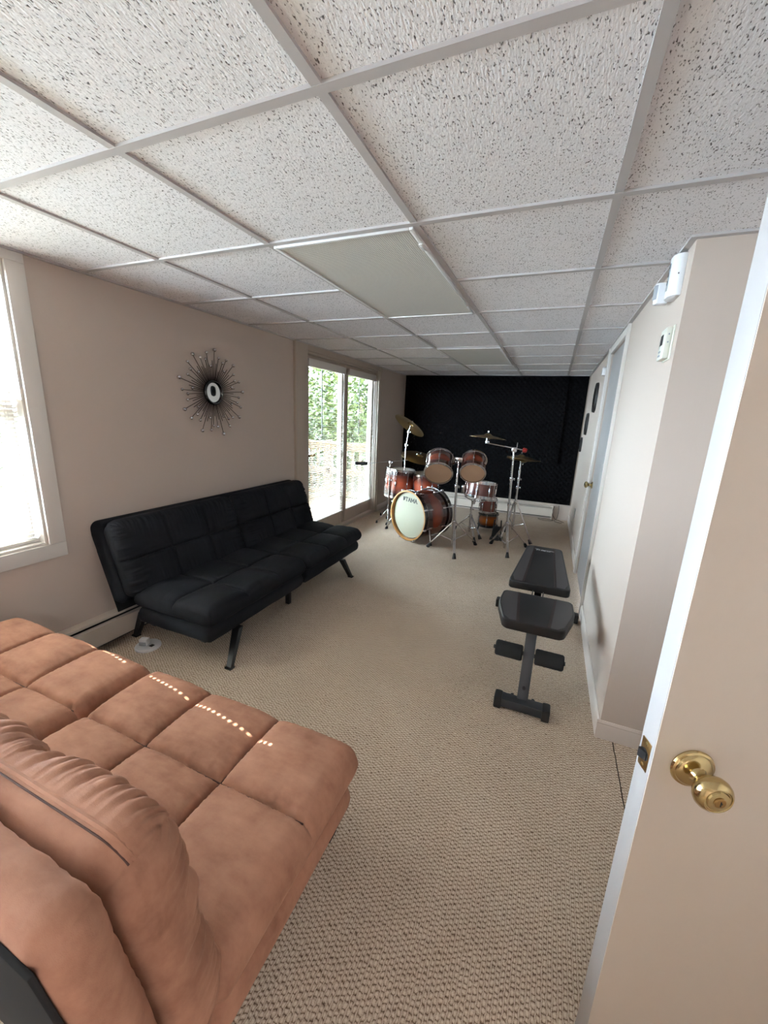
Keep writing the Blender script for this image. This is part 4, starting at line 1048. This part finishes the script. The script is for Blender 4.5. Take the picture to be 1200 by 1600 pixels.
# D rear stand with two stacked cymbals
s4 = thing('cymbal_stand', 'chrome cymbal stand behind the tall boom stand, one leg reaching right', 'drum stand')
RXs, RYs = .215, 4.08
tripod(s4, RXs, RYs, .17, .46, .3, [(.44, 3.97), (.10, 4.36), (.10, 3.92)])
obj('pole', TB((RXs, RYs, .44), (RXs+.003, RYs, .85), .011), M['chrome'], s4); obj('upper_pole', TB((RXs+.003, RYs, .83), (RXs, RYs, 1.04), .0075), M['chrome'], s4)
joint(s4, (RXs, RYs, .64)); joint(s4, (RXs+.003, RYs, .74), s=.9)
cymbal('dull cymbal, upper of two stacked on the rear stand behind the boom arm', (RXs, RYs, 1.0), (.05, -.06, 1), .16)
cymbal('dull reddish cymbal, lower and wider of two stacked on the rear stand', (RXs+.03, RYs, .965), (-.09, -.05, -1), .19)

# cables in the far right corner
def cable(pts, label, r=.0032):
    return tag(obj('cable', path(bmesh.new(), bez(pts, 10), r, 7), M['dark_plastic']), label, 'cable', None)
cable([(.48, 5.36, .004), (.56, 5.31, .004), (.66, 5.33, .004), (.68, 5.38, .006), (.60, 5.40, .006), (.50, 5.385, .008), (.47, 5.37, .010)], 'black cable coiled flat on the carpet by the end of the far heater')
cable([(.74, 5.463, .22), (.745, 5.44, .12), (.73, 5.40, .03), (.70, 5.37, .008), (.72, 5.30, .004), (.80, 5.26, .004)], 'black cable dropping down the far wall into the right corner')
cable([(.68, 5.463, .20), (.66, 5.44, .10), (.71, 5.42, .02), (.76, 5.40, .008), (.79, 5.36, .006), (.83, 5.32, .004)], 'black cable hooking from beside the heater end to the corner')

# ------------------------------------------------------------ outside
DKX = -4.4
struct('ground', BX(-16, LX-T-.01, -10, 22, -.75, -.6), M['brick_grey'])
dk = bmesh.new()
x = DKX
while x < LX-T-.15:
    box(dk, x, x+.135, -.6, 5.45, -.12, -.085, .004); x += .142
dko = struct('deck', dk, M['wood_deck'])
rail = thing('deck_railing', 'sunlit wooden railing with balusters on the deck outside the patio doors', 'railing', (-3.1, 5.35, -.085))
def rx(a): return a+3.1
obj('top_rail', BX(rx(-4.4), rx(-1.98), -.06, .06, .96, 1.0, .004), M['wood_deck'], rail)
obj('rail_board', BX(rx(-4.4), rx(-1.98), -.02, .02, .86, .958, .003), M['wood_deck'], rail)
obj('middle_rail', BX(rx(-4.4), rx(-1.98), -.045, .022, .44, .54, .004), M['wood_deck'], rail)
obj('bottom_rail', BX(rx(-4.4), rx(-1.98), -.02, .02, .06, .14, .003), M['wood_deck'], rail)
for i in range(17): 
    xb = rx(-4.33+i*.14); obj('baluster', BX(xb-.018, xb+.018, .022, .056, .04, .90, .003), M['wood_deck'], rail)
for xb in (-4.35, -3.1, -2.03): obj('post', BX(rx(xb)-.045, rx(xb)+.045, -.045, .045, 0, 1.02, .005), M['wood_deck'], rail)
rail2 = thing('deck_railing', 'wooden deck railing running away from the house along the deck edge', 'railing', (DKX+.05, 2.4, -.085))
obj('top_rail', BX(-.06, .06, -2.9, 2.88, .96, 1.0, .004), M['wood_deck'], rail2)
obj('rail_board', BX(-.02, .02, -2.9, 2.88, .44, .54, .004), M['wood_deck'], rail2)
for i in range(40):
    yb = -2.85+i*.145; obj('baluster', BX(.022, .056, yb-.018, yb+.018, .04, .96, .003), M['wood_deck'], rail2)
ov = bmesh.new(); box(ov, -4.6, LX-T-.01, 1.0, 5.6, 2.42, 2.46)  # overhang spread over the whole deck to shade it and cut patio light
yj = 1.1
while yj < 5.5: box(ov, -4.6, LX-T-.02, yj, yj+.04, 2.24, 2.419); yj += .4
struct('roof_overhang', ov, M['wood_deck'])
pst = bmesh.new(); box(pst, -3.88, -3.76, 4.6, 4.72, -.085, 2.24)
tag(obj('porch_post', pst, M['wood_deck']), 'wooden post holding the porch roof outside the patio doors', 'post')
def leaves(center, rad, n, size, rnd):
    b = bmesh.new()
    for i in range(n):
        while True:
            p = Vector((rnd.uniform(-1, 1), rnd.uniform(-1, 1), rnd.uniform(-1, 1)))
            if .35 < p.length < 1: break
        lump = 1+.35*noise.noise(p*2.3+Vector(center))
        q = Vector((p.x*rad[0], p.y*rad[1], p.z*rad[2]))*lump+Vector(center)
        e = Euler((rnd.uniform(-1, 1), rnd.uniform(-1, 1), rnd.uniform(0, 6.3))).to_matrix(); s = size*rnd.uniform(.7, 1.4)
        vs = [b.verts.new(q+e @ Vector(c)*s) for c in ((-.1, -.5, 0), (.35, 0, .06), (0, .6, -.04), (-.38, .08, .05))]
        b.faces.new(vs)
    return b
def tree(loc, h, rad, n, size, mat, label, seed, name='garden_tree'):
    rnd = random.Random(seed); t = thing(name, label, 'tree', loc)
    g = path(bmesh.new(), bez([(0, 0, 0), (.08, .03, h*.35), (-.04, .05, h*.7), (.03, 0, h)], 5), [max(.02, .11*(1-i/18)) for i in range(16)], 8)
    obj('trunk', g, M['bark'], t); obj('foliage', leaves((0, 0, h*.95), rad, n, size, rnd), M[mat], t, recalc=False)
tree((-3.6, 7.6, -.6), 2.4, (1.5, 1.2, 1.5), 5200, .10, 'leaf', 'leafy green tree just beyond the deck railing, seen through the patio doors', 1)
tree((-6.6, 3.4, -.6), 2.3, (1.0, 1.5, 1.8), 4200, .12, 'leaf', 'tree added beyond the deck edge, left of the patio doors, to block sky light', 6)  # placed to screen low sky light from the patio doors
tree((-4.6, 12.5, -.6), 3.2, (4.6, 1.4, 3.4), 9000, .3, 'leaf2', 'tall dark hedge of trees closing the view far behind the deck', 9)
tree((-6.4, 8.0, -.6), 2.6, (1.9, 1.6, 1.9), 5200, .12, 'leaf', 'broad tree left of the nearest one beyond the deck railing', 2)
tree((-2.0, 9.6, -.6), 3.4, (2.2, 1.7, 2.2), 5200, .13, 'leaf2', 'taller darker tree behind the others, seen through the right patio door', 3)
tree((-5.0, 6.3, -.6), .9, (1.3, .6, .75), 3000, .08, 'leaf2', 'low shrub showing between the deck balusters at the left', 4, 'garden_shrub')
tree((-2.9, 6.3, -.6), .8, (1.2, .55, .7), 3000, .08, 'leaf2', 'low shrub showing between the deck balusters at the right', 5, 'garden_shrub')

tag(obj('hall_fill_lamp', LT([(0, -.01), (.12, -.012), (.2, -.04), (.235, -.075), (.235, -.09), (.0, -.09)][::1], 40, Matrix.Translation((1.9, -2.5, 2.3))), M['white_plastic']), 'round ceiling lamp added as fill light in the unseen hall behind the viewpoint', 'ceiling lamp')  # body of the added hall fill light

# ------------------------------------------------------------ groups of repeats
GROUPS = {'cymbal': 'cymbals of the drum kit', 'tom_tom': 'rack toms on the double stand', 'floor_tom': 'floor toms at the left of the kit', 'cymbal_stand': 'straight cymbal stands',
          'boom_stand': 'boom cymbal stands', 'ceiling_light': 'unlit ceiling light panels', 'window_blind': 'white mini blinds', 'futon_sofa': 'microsuede futons', 'wall_plaque': 'dark plaques on the right wall',
          'cable': 'cables in the far right corner', 'deck_railing': 'deck railings', 'garden_tree': 'trees beyond the deck', 'garden_shrub': 'shrubs behind the railing', 'acoustic_foam': 'foam sheets on the far wall', 'baseboard_heater': 'baseboard heaters'}
for o in bpy.data.objects:
    k_ = o.name.split('.')[0]
    if o.parent is None and k_ in GROUPS and 'label' in o: o['group'] = GROUPS[k_]
